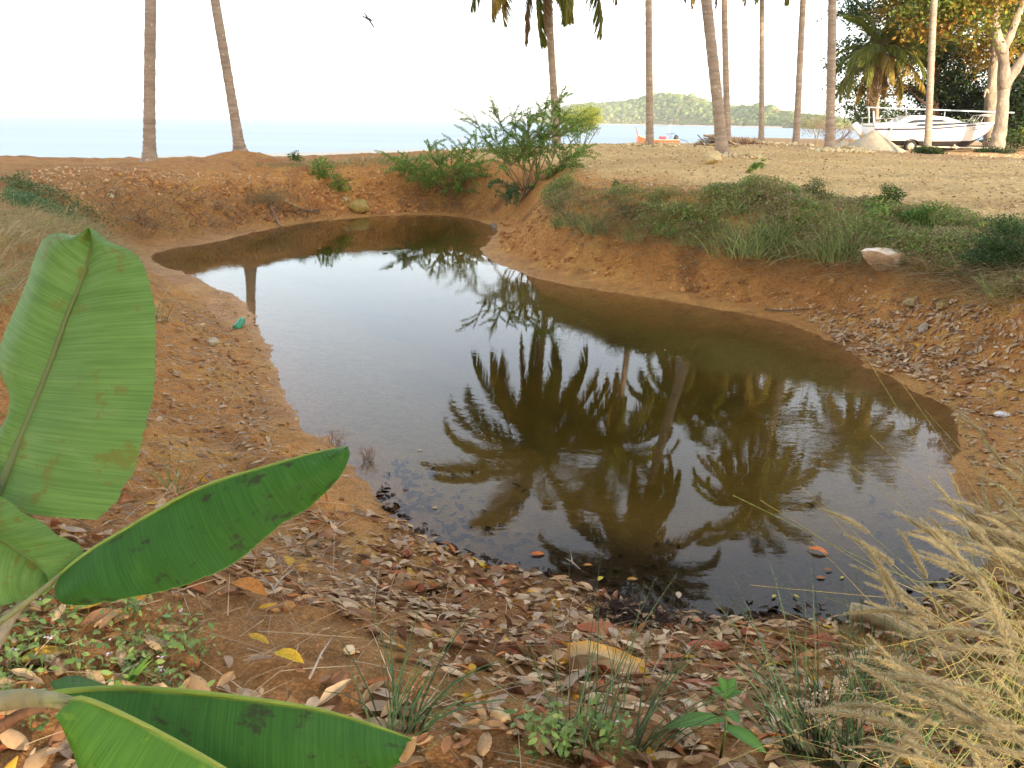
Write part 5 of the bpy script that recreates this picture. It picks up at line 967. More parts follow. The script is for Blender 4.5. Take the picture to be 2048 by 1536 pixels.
def blade_half(g, mid, edge, k=110, m_=12, bow=.02, rip=.004, seed=0, ph=0):
    """surface between the midrib and one margin; both given as (px,py,depth) along the leaf"""
    A_ = np.array([at_d(*q) for q in resamp(mid, k)]); B_ = np.array([at_d(*q) for q in resamp(edge, k)]); t = np.linspace(0, 1, k); V = []; C_ = []
    nick = .035*np.clip(fbm(t*16+seed*3, np.full(k, 2.), seed+5, 3)-.28, 0, 1)[:, None]+.012*np.abs(fbm(t*40, np.full(k, 5.), seed+8, 2))[:, None]; B_ = B_+(A_-B_)*np.clip(nick*3, 0, .3)
    for j in range(m_+1):
        v = j/m_; P_ = A_*(1-v)+B_*v; toward = -fw
        P_ = P_+toward*(bow*math.sin(math.pi*v))+toward*(rip*np.sin(t*26+seed+2*v)*v+rip*1.6*fbm(t*7+seed, np.full(k, v*1.5), seed))[:, None]; V.append(P_); C_.append(np.stack([t+ph, np.full(k, v), np.full(k, seed*.37)], 1))
    V = np.array(V); i_ = (np.arange(m_)[:, None]*k+np.arange(k-1)[None]).ravel(); g.add(V.reshape(-1, 3), np.stack([i_, i_+1, i_+k+1, i_+k], 1), None, np.array(C_).reshape(-1, 3))
gb = at_d(-430, 1560, 1.45); gb = np.array([gb[0], gb[1], hz(gb[0], gb[1])])
ban = empty('banana_plant', gb, 'young banana plant with broad bright leaves reaching in from beside the viewer', 'banana plant')
STEMTOP = gb+np.array([.02, .05, .75]); STEMLOW = gb+np.array([.03, .03, .30])
def rel(o): o.parent = ban; o.location = -Vector(gb); return o
g = G(); c_ = curve([gb-np.array([0, 0, .1]), gb+np.array([0, .02, .3]), STEMTOP], 12); g.tube(c_, np.linspace(.07, .035, len(c_)), 14, (.34, .36, .16)); rel(g.obj('pseudostem', M['bark']))
def leaf(name, mat, mid, edges, rib, petiole, label=None, bows=(.03, .03), seed=0, ribc=(.30, .36, .12), ribr=.007):
    g = G()
    for e, bw in zip(edges, bows): blade_half(g, mid, e, bow=bw, seed=seed)
    o = rel(g.obj(name, mat)); 
    if label: o['label'] = label
    g = G(); P_ = np.array([at_d(*q) for q in resamp(rib, 30)]); g.tube(P_-fw*.002*0, np.linspace(ribr*.35, ribr, 30), 8, ribc); r_ = g.obj('midrib', M['leaf'], o)
    g = G(); Q_ = curve([P_[-1]]+[np.array(q) for q in petiole], 14); g.tube(Q_, np.linspace(ribr*1.0, ribr*2.2, len(Q_)), 10, (.36, .38, .2)); g.obj('petiole', M['bark'], o); return o
# tall leaf, pale underside towards us
mid = [(190, 460, 1.62), (170, 545, 1.60), (135, 630, 1.57), (98, 735, 1.53), (52, 850, 1.48), (8, 960, 1.43), (-14, 1010, 1.41)]
R1 = [(191, 461, 1.62), (215, 482, 1.62), (278, 512, 1.62), (300, 565, 1.60), (312, 640, 1.57), (313, 720, 1.54), (305, 800, 1.50), (289, 880, 1.46), (262, 955, 1.43), (240, 1000, 1.42), (196, 1040, 1.41)]
L1 = [(189, 461, 1.62), (150, 470, 1.63), (118, 466, 1.63), (92, 476, 1.63), (70, 515, 1.64), (48, 570, 1.62), (22, 640, 1.60), (-4, 700, 1.58), (-2, 745, 1.56), (26, 785, 1.55), (20, 830, 1.54), (-30, 880, 1.52), (-110, 960, 1.5)]
leaf('leaf', BU, mid, [R1, L1], mid, [at_d(-60, 1120, 1.38), at_d(-200, 1330, 1.38), STEMTOP], 'tall upright leaf showing its pale underside', (.025, .03), 1, (.26, .32, .13), .008)
# lower pale leaf end curling in from the left
mid = [(108, 1168, 1.34), (75, 1130, 1.34), (20, 1090, 1.34), (-60, 1050, 1.33), (-160, 1030, 1.32)]
U2 = [(109, 1167, 1.34), (140, 1150, 1.34), (163, 1112, 1.34), (150, 1086, 1.34), (110, 1065, 1.34), (60, 1030, 1.34), (0, 992, 1.34), (-70, 950, 1.34)]
D2 = [(107, 1169, 1.34), (90, 1186, 1.34), (45, 1203, 1.34), (-10, 1211, 1.34), (-160, 1215, 1.33)]
leaf('leaf', BU, mid, [U2, D2], mid, [at_d(-260, 1150, 1.3), STEMTOP], 'pale leaf end with rust-brown scars, below the tall leaf', (.02, .02), 2, (.30, .42, .18), .004)
# middle dark leaf: near half-blade hanging below its midrib, far half folded down behind
mid = [(694, 893, 1.52), (640, 903, 1.50), (550, 927, 1.46), (400, 975, 1.40), (250, 1058, 1.34), (165, 1112, 1.31), (120, 1150, 1.30)]
D3 = [(695, 894, 1.52), (699, 915, 1.51), (675, 962, 1.49), (615, 1018, 1.46), (560, 1052, 1.43), (490, 1112, 1.38), (440, 1143, 1.35), (350, 1178, 1.30), (250, 1198, 1.27), (180, 1213, 1.25), (126, 1212, 1.25)]
B3 = [(694, 893, 1.52), (690, 905, 1.53), (640, 930, 1.54), (560, 960, 1.53), (440, 1010, 1.49), (300, 1080, 1.44), (180, 1140, 1.40), (130, 1170, 1.38)]
leaf('leaf', BT, mid, [D3, B3], mid, [at_d(40, 1215, 1.28), at_d(-120, 1330, 1.3), STEMLOW], 'dark green leaf slanting up to the right across the bare bank', (.018, -.01), 3, (.36, .50, .12), .0035)
# lowest dark leaf with dried tip
mid = [(830, 1482, 1.34), (780, 1462, 1.32), (700, 1436, 1.29), (600, 1412, 1.26), (400, 1386, 1.22), (250, 1377, 1.20), (150, 1382, 1.19), (104, 1388, 1.18)]
D4 = [(831, 1484, 1.34), (818, 1512, 1.33), (780, 1534, 1.30), (690, 1570, 1.24), (560, 1600, 1.19), (420, 1610, 1.15), (300, 1570, 1.14), (210, 1480, 1.15), (150, 1405, 1.17)]
U4 = [(829, 1481, 1.34), (780, 1460, 1.33), (650, 1424, 1.31), (450, 1388, 1.28), (300, 1376, 1.26), (215, 1370, 1.25), (150, 1352, 1.24), (103, 1362, 1.22)]
lf4 = leaf('leaf', BT, mid, [D4, U4], mid, [at_d(20, 1405, 1.17), at_d(-100, 1430, 1.2), STEMLOW], 'lowest dark mottled leaf with a dried tan tip', (.02, .0), 4, (.36, .50, .09), .0055)
g = G(); blade_half(g, [(834, 1474, 1.315), (829, 1500, 1.31), (812, 1526, 1.305)], [(815, 1482, 1.31), (808, 1500, 1.305), (798, 1517, 1.30)], 12, 4, .004, .003, 5); 
for c__ in g.C: pass
g.C = [np.broadcast_to((.46, .30, .16), c__.shape) for c__ in g.C]; o = g.obj('dried_tip', M['dry'], lf4)
# lower front leaf, yellow-green
mid = [(620, 1640, 1.16), (520, 1580, 1.14), (440, 1532, 1.12), (380, 1498, 1.11), (300, 1456, 1.10), (220, 1418, 1.09), (165, 1398, 1.08), (142, 1402, 1.08)]
D5 = [(622, 1642, 1.16), (540, 1690, 1.10), (420, 1720, 1.06), (300, 1720, 1.03), (220, 1650, 1.02), (160, 1560, 1.03), (136, 1480, 1.05), (133, 1425, 1.07)]
B5 = [(619, 1640, 1.16), (540, 1600, 1.19), (440, 1550, 1.18), (350, 1500, 1.17), (260, 1450, 1.15), (190, 1415, 1.13), (150, 1410, 1.10)]
leaf('leaf', BY, mid, [D5, B5], mid, [at_d(60, 1402, 1.09), at_d(-80, 1425, 1.15), STEMLOW], 'bright yellow-green leaf at the very bottom', (.03, 0), 6, (.42, .52, .12), .0045)
g = G(); c_ = curve([at_d(146, 1408, 1.085), at_d(90, 1398, 1.09), at_d(20, 1400, 1.10), at_d(-120, 1430, 1.2), STEMLOW], 20); g.tube(c_, np.linspace(.009, .018, len(c_)), 12, np.linspace(0, 1, len(c_))[:, None]*np.array([-.02, -.1, -.02])+np.array([.42, .42, .24])); rel(g.obj('leaf_stalk', M['bark']))
g = G(); c_ = curve([at_d(92, 1412, 1.12), at_d(40, 1430, 1.12), at_d(-60, 1480, 1.2), STEMLOW-np.array([0, 0, .05])], 20); g.tube(c_, np.linspace(.006, .012, len(c_)), 10, (.36, .20, .13)); rel(g.obj('leaf_stalk', M['bark']))['label'] = 'reddish brown dead leaf stalk'
g = G(); c_ = curve([at_d(78, 1180, 1.36), at_d(30, 1225, 1.34), at_d(-30, 1320, 1.3), at_d(-150, 1430, 1.33), STEMLOW], 20); g.tube(c_, np.linspace(.006, .014, len(c_)), 10, (.50, .42, .30)); rel(g.obj('leaf_stalk', M['bark']))['label'] = 'dry tan leaf stalk'

# ------------------------------------------------------------------ fountain grass at the right
def head_mesh(seed, bend):
    rs = np.random.default_rng(seed); g = G(); t = np.linspace(0, 1, 9); c = np.stack([t, np.zeros(9), -bend*t**2], 1); g.tube(c, .022*np.sin(np.pi*(t*.9+.07))+.004, 6, (.42, .33, .17)); n_ = 1000; u = rs.random(n_); a = rs.random(n_)*6.283
    p = np.stack([u, np.zeros(n_), -bend*u**2], 1); f = np.deg2rad(rs.uniform(22, 50, n_)); d = np.stack([np.cos(f), np.sin(f)*np.cos(a), np.sin(f)*np.sin(a)-bend*u*.8], 1); l = rs.uniform(.07, .165, n_)*(1.15-.5*u)*(.6+.4*np.sin(np.pi*np.clip(u+.1, 0, 1)))
    w = unit(np.cross(d, rs.normal(size=(n_, 3))))*.0040; V = np.stack([p-w, p+w, p+d*l[:, None]], 1).reshape(-1, 3); c_ = np.repeat(np.array([(.48, .43, .27)])*(1-rs.random((n_, 1))*.2)+rs.random((n_, 1))*np.array([(.18, .17, .15)]), 3, 0)
    g.add(V, None, np.arange(n_*3).reshape(-1, 3), c_); return g.mesh('seed_head', M['grass'])
HD = [head_mesh(1, .12), head_mesh(2, .26), head_mesh(3, .06), head_mesh(4, .40)]
def fountain(base, heads, label, nbl, seed, spread=.8):
    rs = random.Random(seed); o = empty('fountain_grass', base, label, 'ornamental grass', 'fountain grass clumps on the right'); g = G(); gb_ = G()
    for (px, py, dep, ang, ln) in heads:
        p = at_d(px, py, dep)-base; a = math.radians(ang); d = unit(rt*math.cos(a)+up*math.sin(a)+fw*rs.uniform(-.25, .25)); L_ = ln
        if ln > 0:
            p0 = p-d*L_*.5; m = place('seed_head', rs.choice(HD), p0, parent=o); zt = unit(np.array([0, 0, 1.])-d*d[2]); yt = np.cross(zt, d); m.matrix_local = Matrix([[*(np.stack([d, yt, zt], 1)[i]*L_), p0[i]] for i in range(3)]+[[0, 0, 0, 1]])
        else: p0 = p
        root = np.array([rs.gauss(0, .05), rs.gauss(0, .05), 0]); dist = np.linalg.norm(p0-root); c = curve([root, root+np.array([0, 0, .30*dist])+(p0-root)*.25, p0-d*dist*.32, p0], 12); g.tube(c, np.linspace(.0016, .0007, len(c)), 4, (.50, .42, .18) if rs.random() < .6 else (.36, .40, .14), cap=False)
    g.obj('stems', M['grass'], o)['kind'] = 'stuff'
    b_ = np.c_[rng.normal(size=(nbl, 2))*.07, np.full(nbl, -.02)]; ln_ = np.c_[rng.normal(size=(nbl, 2))*spread*.6+np.array([-.35, -.1]), np.zeros(nbl)]; gr_ = rng.random(nbl) < .55; c = mixc((.34, .28, .15), (.44, .37, .22), nbl, .2); c[gr_] = mixc((.08, .16, .04), (.2, .27, .08), gr_.sum(), .2)
    blades(gb_, b_, .30+.45*rng.random(nbl), ln_, .0022, c, 1.2); gb_.obj('blades', M['grass'], o)['kind'] = 'stuff'; return o
rs_ = random.Random(5)
H1 = [(1745, 1095, 1.9, 142, .15), (1700, 1035, 2.0, 140, .13), (1860, 1060, 1.95, 140, .18), (1900, 1090, 1.9, 125, .17), (1830, 1200, 1.85, 128, .17), (1790, 1165, 1.9, 125, .16), (1935, 1130, 1.85, 130, .16), (1985, 1195, 1.8, 110, .18), (1860, 1275, 1.75, 120, .14), (1955, 1290, 1.7, 170, .15), (1720, 1400, 1.65, 165, .15), (1755, 1425, 1.6, 150, .2), (1880, 1380, 1.6, 140, .2), (1930, 1360, 1.65, 150, .2), (1785, 1498, 1.6, 10, .05), (1960, 1435, 1.6, 165, .14), (2020, 1340, 1.6, 160, .12), (2000, 1240, 1.75, 100, .2), (1650, 1390, 1.75, 190, .02), (1700, 1330, 1.8, 120, .06), (1740, 1300, 1.85, 115, .06), (2010, 1500, 1.5, 170, .12)]
for k in range(50):
    px = rs_.uniform(1770, 2090); lo_ = 1010+max(0, (1980-px))*.55; py = rs_.uniform(lo_, 1540); H1.append((px, py, rs_.uniform(1.5, 2.05), rs_.gauss(137, 20), rs_.uniform(.10, .165)))
for px, py, an in ((1465, 990, 155), (1520, 1000, 150), (1620, 1080, 140), (1500, 1170, 172), (1440, 1245, 170), (1560, 1220, 160), (1490, 1500, 178), (1600, 1480, 170), (1640, 1000, 140), (1600, 970, 135), (1650, 1250, 150), (1540, 1320, 165)): H1.append((px, py, 1.85, an, 0))
b = hit(2075, 1530); fountain(b, H1, 'big clump of fountain grass with tan bottlebrush plumes leaning left over the water', 240, 1)
H2 = []
for k in range(46):
    px = rs_.uniform(1860, 2120); H2.append((px, rs_.uniform(930+max(0, 2000-px)*.4, 1120), rs_.uniform(2.2, 2.9), rs_.gauss(135, 18), rs_.uniform(.10, .17)))
for px, py, an in ((1730, 710, 120), (1800, 760, 125), (1740, 870, 140), (1870, 720, 115), (1950, 690, 110), (2010, 740, 100), (1700, 930, 145), (1850, 820, 130), (1900, 800, 125), (1960, 860, 120), (1770, 960, 140)): H2.append((px, py, 2.6, an, 0))
H2 += [(1955, 850, 2.7, 120, .10), (1990, 900, 2.7, 118, .12), (1930, 830, 2.8, 125, .08)]
b = hit(2150, 1190); fountain(b, H2, 'second clump of fountain grass behind the big one, wiry stems crossing the shore', 200, 2)
# dry wheat-like clump on the left bank
H3 = [(rs_.uniform(-20, 150), rs_.uniform(440, 640), rs_.uniform(4.5, 5.5), rs_.gauss(50, 20), rs_.uniform(.12, .2)) for k in range(26)]
b = hit(-60, 640); fountain(b, H3, 'dry tan fountain grass on the left bank behind the tall banana leaf', 120, 3)

# ------------------------------------------------------------------ sailboat on its trailer
bs_ = foot(1800, 303, 47.0); bow = at_y(1990, 243, 46.0); ZG = bs_[2]
boat = empty('sailboat', (bs_[0]+.0, 47.0, ZG), 'white trailer sailboat with a dark blue stripe and lowered mast, parked under the trees', 'boat')
def bx(px, py, dy=0.0):
    p = at_y(px, py, 47.0+dy)-np.array([bs_[0], 47.0, ZG]); return p
# stations along x from stern to bow (local), built from measured pixels of the near side
ST = np.linspace(0, 1, 15); x0 = bx(1733, 262)[0]; x1 = bx(1989, 244)[0]
zs = np.interp(ST, [0, .25, .5, .75, 1], [bx(1733, 253)[2], bx(1800, 253.5)[2], bx(1860, 251.5)[2], bx(1925, 247)[2], bx(1989, 243.5)[2]])
zb = np.interp(ST, [0, .1, .5, .8, .92, 1], [bx(1733, 275)[2], bx(1755, 280)[2], bx(1850, 281.5)[2], bx(1930, 281)[2], bx(1968, 268)[2], bx(1989, 246)[2]])
zk = np.interp(ST, [0, .12, .3, .6, .8, .9, 1], [zb[0]-.1, zb[1]-.35, zb[3]-.55, zb[8]-.55, zb[11]-.45, zb[12]-.0, zb[14]-.02])
bw = np.interp(ST, [0, .3, .55, .8, .93, 1], [1.05, 1.2, 1.2, .85, .38, .02]); xs = x0+(x1-x0)*ST
def hullring(fr, zr, k=None):
    return None
def shell(lo, hi, wlo, whi, steps=4, out=0.0):
    g = G(); V = []
    for s in (-1, 1):
        for i in range(15):
            for j in range(steps+1):
                t = j/steps; z = lo[i]*(1-t)+hi[i]*t; w = (wlo[i]*(1-t)+whi[i]*t)+.04*math.sin(math.pi*t)+out; V.append((xs[i], s*w, z))
    q = []; n1_ = steps+1
    for s in (0, 1):
        for i in range(14):
            for j in range(steps): a = s*15*n1_+i*n1_+j; q.append((a, a+n1_, a+n1_+1, a+1))
    g.add(V, q); return g, n1_
g, k_ = shell(zb, zs, bw*.82, bw); tr_ = [(0*k_+j) for j in range(k_)]; g.add([(xs[0], s*bw[0]*(.82+.18*j/4), zb[0]+(zs[0]-zb[0])*j/4) for s in (-1, 1) for j in range(5)], [(j, j+1, 5+j+1, 5+j) for j in range(4)])
g.add([(xs[i], s*bw[i], zs[i]) for i in range(15) for s in (-1, 1)], [(2*i, 2*i+1, 2*i+3, 2*i+2) for i in range(14)]); g.obj('hull', M['gel'], boat)
g, _ = shell(zk, zb, bw*.12, bw*.82); g.add([(xs[i], s*bw[i]*.12, zk[i]) for i in range(15) for s in (-1, 1)], [(2*i, 2*i+1, 2*i+3, 2*i+2) for i in range(14)]); g.obj('hull_bottom', M['antifoul'], boat)
g = G(); V = []; 
for i in range(15):
    hgt = zs[i]-zb[i]; za = zs[i]-.06-.02*(1-ST[i]); zl = za-.12*(1-ST[i]*.55)
    for z in (zl, za): f = (z-zb[i])/max(hgt, .02); w = bw[i]*(.82+.18*f)+.04*math.sin(math.pi*min(1, max(0, f)))+.012; V += [(xs[i], -w, z), (xs[i], w, z)]
g.add(V, [(4*i, 4*i+4, 4*i+6, 4*i+2) for i in range(14)]+[(4*i+1, 4*i+5, 4*i+7, 4*i+3) for i in range(14)]); g.obj('stripe', M['navy'], boat)
# cabin
def prism(prof_, wb, wt, mat, name, parent=boat):
    """prof_: list of (x, zlow, zhigh, halfwidth)"""
    g = G(); V = []
    for x, zl, zh, w in prof_: V += [(x, -w*wb, zl), (x, -w*wt, zh), (x, w*wt, zh), (x, w*wb, zl)]
    n_ = len(prof_); Q = [(4*i+j, 4*i+4+j, 4*i+5+j, 4*i+1+j) for i in range(n_-1) for j in range(3)]+[(0, 1, 2, 3), (4*n_-1, 4*n_-2, 4*n_-3, 4*n_-4)]; g.add(V, Q); return g.obj(name, mat, parent, smooth=False)
def X(px): return bx(px, 250)[0]
def Z_(py, px=1850): return bx(px, py)[2]
prism([(X(1783), Z_(254), Z_(245), .8), (X(1805), Z_(254), Z_(232), .85), (X(1845), Z_(254), Z_(231), .88), (X(1880), Z_(253), Z_(234), .82), (X(1915), Z_(251), Z_(243), .65), (X(1950), Z_(249), Z_(246.5), .4)], 1.12, .8, M['gel'], 'cabin')
prism([(X(1735), Z_(253), Z_(249), .95), (X(1765), Z_(254), Z_(246), .95), (X(1783), Z_(254), Z_(247), .9)], 1.0, .92, M['gel'], 'cockpit_coaming')
for nm, pts in (('window', [(1795, 247), (1812, 240), (1835, 239), (1835, 244)]), ('window', [(1846, 238.5), (1868, 239), (1878, 243), (1846, 244)]), ('window', [(1812, 252.5), (1822, 247.5), (1920, 245), (1930, 246.5), (1860, 251)])):
    g = G(); dy = -.99 if pts[0][0] != 1812 else -1.06; P_ = [bx(a, b_) for a, b_ in pts]
    for p in P_: p[1] = dy+(p[2]-Z_(254))*.36
    k = len(P_); V = [tuple(p) for p in P_]+[tuple(p+np.array([0, .06, 0])) for p in P_]; me = bpy.data.meshes.new('window'); me.from_pydata(V, [], [list(range(k)), list(range(2*k-1, k-1, -1))]+[[i, (i+1) % k, k+(i+1) % k, k+i] for i in range(k)]); me.materials.append(M['glass']); place('window', me, (0, 0, 0), parent=boat)
WHm = basic('white_spar', (.52, .60, .66), .35, 5, .1, 0, spec=.5)
def rod(name, a, b_, r, mat=WHm, parent=boat, dy0=0, dy1=None):
    g = G(); g.tube([bx(*a)+np.array([0, dy0, 0]), bx(*b_)+np.array([0, dy0 if dy1 is None else dy1, 0])], r, 8); return g.obj(name, mat, parent)
rod('mast', (1733, 214.5), (2028, 225.5), .04)
rod('mast_crutch', (1738, 216), (1738, 250), .03); rod('mast_crutch', (1890, 223), (1888, 238), .025)
rod('ladder', (1764, 240), (1761, 278), .04, dy0=-1.25); rod('tiller_post', (1747, 222), (1748, 247), .05)
g = G()
for a, b_ in (((1936, 246), (1948, 231)), ((1952, 245), (1962, 231)), ((1948, 231), (1990, 228)), ((1990, 228), (1986, 243)), ((1962, 233), (1990, 231))):
    for s in (-.5, .1): g.tube([bx(*a)+np.array([0, s, 0]), bx(*b_)+np.array([0, s*.6, 0])], .016, 6)
g.obj('bow_rail', M['metal'], boat)
g = G()
for a, b_ in (((1735, 250), (1735, 236)), ((1735, 236), (1748, 235)), ((1761, 248), (1760, 238)), ((1760, 238), (1780, 236)), ((1780, 236), (1783, 246)), ((1770, 247), (1771, 238)), ((1799, 231), (1799, 226)), ((1825, 230), (1825, 227))):
    for s in (-.8, .7): g.tube([bx(*a)+np.array([0, s, 0]), bx(*b_)+np.array([0, s, 0])], .018, 6)
g.obj('stern_rail', M['metal'], boat)
g = G(); a = bx(1712, 256); b_ = bx(1726, 272); g.tube([a, b_], [.14, .16], 10); g.box(a+np.array([-.02, 0, .08]), (.36, .3, .34), (0, .75, 0)); g.obj('outboard_motor', M['gel'], boat)
g = G(); 
for k in range(14):
    for row in (0, 1): g.box(bx(1926+k*1.5+row*3, 255.5-k*.05+row*3.2)+np.array([0, -1.02+.018*k*1.0, 0]), (.022, .02, .05*(.6+.5*((k*7+row) % 3)/2)), (0, .2, 0))
g.obj('registration_lettering', basic('faded_lettering', (.35, .36, .45), .6, 4, .1, 0), boat)
# trailer
trl = empty('boat_trailer', (bs_[0], 47.0, ZG), 'galvanised boat trailer with a spare-look tyre under the sailboat', 'trailer'); trl['label'] = 'low galvanised trailer with round tyres carrying the white sailboat'
for s in (-1.05, 1.05):
    c = bx(1803, 292); w_ = empty('wheel', c+np.array([0, s, 0]), None, None); w_.parent = trl; g = G(); a = np.linspace(0, 2*math.pi, 25); R_ = .33
    V = []; 
    for th in a[:-1]:
        for rr, yy_ in ((.20, -.09), (.30, -.10), (.33, -.06), (.33, .06), (.30, .10), (.20, .09)): V.append((rr*math.cos(th), yy_, rr*math.sin(th)))
    Q = [(6*i+j, 6*((i+1) % 24)+j, 6*((i+1) % 24)+j+1, 6*i+j+1) for i in range(24) for j in range(5)]; g.add(V, Q); g.obj('tyre', M['rubber'], w_)
    g = G(); g.tube([(0, -.07*1, 0), (0, .07, 0)], .20, 20)
    for k in range(5): g.tube([(.11*math.cos(k*1.257), -.085, .11*math.sin(k*1.257)), (.11*math.cos(k*1.257), -.06, .11*math.sin(k*1.257))], .03, 8)
    g.tube([(0, -.11, 0), (0, -.06, 0)], .05, 10); g.obj('rim', M['rim'], w_)
    g = G(); V = []
    for th in np.linspace(.15, math.pi-.15, 14): V += [(.42*math.cos(th), -.14, .40*math.sin(th)), (.42*math.cos(th), .14, .40*math.sin(th))]
    g.add(np.array(V)+c+np.array([0, s, 0]), [(2*i, 2*i+1, 2*i+3, 2*i+2) for i in range(13)]); g.obj('fender', M['antifoul'], trl)
g = G()
for s in (-.75, .75): g.tube([bx(1770, 291)+np.array([0, s, 0]), bx(1930, 295)+np.array([0, s, 0]), bx(1990, 297)+np.array([0, 0, 0])], .05, 6)
for px in (1780, 1803, 1850, 1900): g.tube([bx(px, 292.5)+np.array([0, -1.0 if px == 1803 else -.75, 0]), bx(px, 292.5)+np.array([0, 1.0 if px == 1803 else .75, 0])], .045, 6)
for px in (1800, 1850, 1900):
    for s in (-.4, .4): g.tube([bx(px, 292)+np.array([0, s, 0]), bx(px, 287)+np.array([0, s*.9, 0])], .035, 6)
g.obj('frame', M['rim'], trl)
g = G(); g.tube([bx(1890, 288)+np.array([0, -1.0, 0]), bx(1894, 297)+np.array([0, -1.0, 0])], .05, 8); g.obj('jack_stand', M['rim'], trl)

# ------------------------------------------------------------------ grey sand pile
def heap(px0, px1, pyb, pyt, Y, name, mat, label, cat, seed, peak=.5, ry=1.3, flat=.12):
    a = at_y(px0, pyb, Y); b_ = at_y(px1, pyb, Y); c = (a+b_)/2; z0 = hz(c[0], Y); H_ = at_y((px0+px1)/2, pyt, Y)[2]-z0; rx = (b_[0]-a[0])/2; g = G(); n_ = 60; u = np.linspace(-1, 1, n_); XX, YY = np.meshgrid(u, u)
    XS = XX-(peak*2-1)*(1-XX**2)*.9; r_ = np.sqrt(XS**2+YY**2); h = np.clip(1-r_, 0, 1); h = np.minimum(h*(1+flat), .88+.12*h)*H_*1.08*(1+.10*fbm(XX*2.3+seed, YY*2.3, seed))+.03*fbm(XX*9, YY*9, seed+2)*(h > 0); xw = c[0]+XX*rx; yw = Y+YY*ry; zt = height(xw, yw)+h-.04*(h <= 0)
    i_ = (np.arange(n_-1)[:, None]*n_+np.arange(n_-1)[None]).ravel(); g.add(np.stack([xw-c[0], yw-Y, zt-z0], -1).reshape(-1, 3), np.stack([i_, i_+1, i_+n_+1, i_+n_], 1)); o = g.obj(name, mat); o.location = (c[0], Y, z0); return tag(o, label, cat)
heap(1690, 1808, 309, 266, 40.5, 'sand_pile', M['sandpile'], 'cone of grey building sand in front of the boat stern', 'sand pile', 3, peak=.42, ry=1.3)
heap(1648, 1722, 301, 283, 41.5, 'sand_pile', M['sandpile'], 'low pale shoulder of sand behind the thick palm', 'sand pile', 5, ry=1.0)
# ------------------------------------------------------------------ driftwood heap by the leaning palm
f = foot(1428, 293, 34.5); s_ = 34.5/F; wp = empty('wood_pile', f, 'heap of grey and tan coconut husks and broken boards behind the leaning palm', 'wood pile')
for k in range(58):
    u = rng.normal()*.45; hgt = max(.04, .50*(1-abs(u)/.95)*rng.random()); p = np.array([u*.95, rng.normal()*.25, hgt]); an = rng.uniform(-.6, .6) if rng.random() < .8 else 1.2; l = rng.uniform(.35, .95); g = G(); col_ = (np.array([.50, .38, .24]) if rng.random() < .55 else np.array([.36, .31, .27]))*rng.uniform(.6, 1.2)
    g.box((0, 0, 0), (l, rng.uniform(.05, .14), rng.uniform(.02, .05)), None, col_); o = g.obj('plank' if k % 2 else 'branch', M['wood'], wp, smooth=False) if k % 2 else G().tube(curve([(-l/2, 0, 0), (0, .04, .05*rng.random()), (l/2, 0, .03)], 5), .025, 6, col_).obj('branch', M['wood'], wp)
    o.location = p; o.rotation_euler = (rng.uniform(-.4, .4), an*.6, rng.uniform(-.9, .9))
f = foot(1490, 290, 36.5); wp = empty('brush_pile', f, 'low strip of dry brush between the slim palm and the thinnest palm', 'brush'); g = G()
for k in range(260): p = np.array([rng.normal()*.45, rng.normal()*.15, .02]); g.tube([p, p+unit(rng.normal(size=3)+np.array([0, 0, .4]))*rng.uniform(.15, .4)], .006, 4, (.30, .17, .11), cap=False)
g.obj('twigs', M['wood'], wp)['kind'] = 'stuff'
# ------------------------------------------------------------------ longtail boat on the sea
Yb = 146; k = Yb/F; zb_ = -.9; org = at_y(1313, 283, Yb); org[2] = zb_; lb_ = empty('longtail_boat', org, 'red wooden longtail boat with upswept prow moored behind the straight palm', 'boat')
def q_(px, py): p = at_y(px, py, Yb)-org; return p
sx_ = np.linspace(0, 1, 13); xx_ = np.interp(sx_, [0, 1], [q_(1274, 280)[0], q_(1358, 283)[0]]); top_ = np.interp(sx_, [0, .12, .3, .6, 1], [1.5, 1.0, .68, .55, .62]); bwid = np.interp(sx_, [0, .1, .35, .7, 1], [.04, .35, .8, .85, .55])
def strip(f0, f1, mat, name, out=0):
    g = G(); V = []
    for i in range(13):
        for f_ in (f0, f1):
            z = -.15+(top_[i]+.15)*f_; w = bwid[i]*(.55+.45*f_)+out; V += [(xx_[i]+(.25 if i == 0 else 0)*(1-f_), -w, z), (xx_[i]+(.25 if i == 0 else 0)*(1-f_), w, z)]
    g.add(V, [(4*i, 4*i+4, 4*i+6, 4*i+2) for i in range(12)]+[(4*i+1, 4*i+5, 4*i+7, 4*i+3) for i in range(12)]); g.add([(xx_[12], -bwid[12], -.1), (xx_[12], bwid[12], -.1), (xx_[12], bwid[12], top_[12]*f1), (xx_[12], -bwid[12], top_[12]*f1)], [(0, 1, 2, 3)]); return g.obj(name, mat, lb_)
strip(0, .88, basic('red_boat_paint', (.55, .12, .05), .5, 3, .2, .1), 'hull'); strip(.88, 1.0, basic('cream_boat_paint', (.75, .62, .42), .5, 3, .1, 0), 'gunwale', .03)
g = G(); g.add([(xx_[i], s*bwid[i]*.8, .25) for i in range(13) for s in (-1, 1)], [(2*i, 2*i+1, 2*i+3, 2*i+2) for i in range(12)], None, (.4, .28, .16)); g.obj('deck', M['wood'], lb_)
g = G(); p = q_(1274, 275); g.tube(curve([(xx_[0]+.2, 0, 1.0), (xx_[0]-.05, 0, 1.9), (xx_[0]-.45, 0, 2.7)], 8), np.linspace(.16, .09, 9)[:len(curve([(xx_[0]+.2, 0, 1.0), (xx_[0]-.05, 0, 1.9), (xx_[0]-.45, 0, 2.7)], 8))], 8, (.30, .2, .2)); g.obj('prow', M['wood'], lb_)
g = G(); 
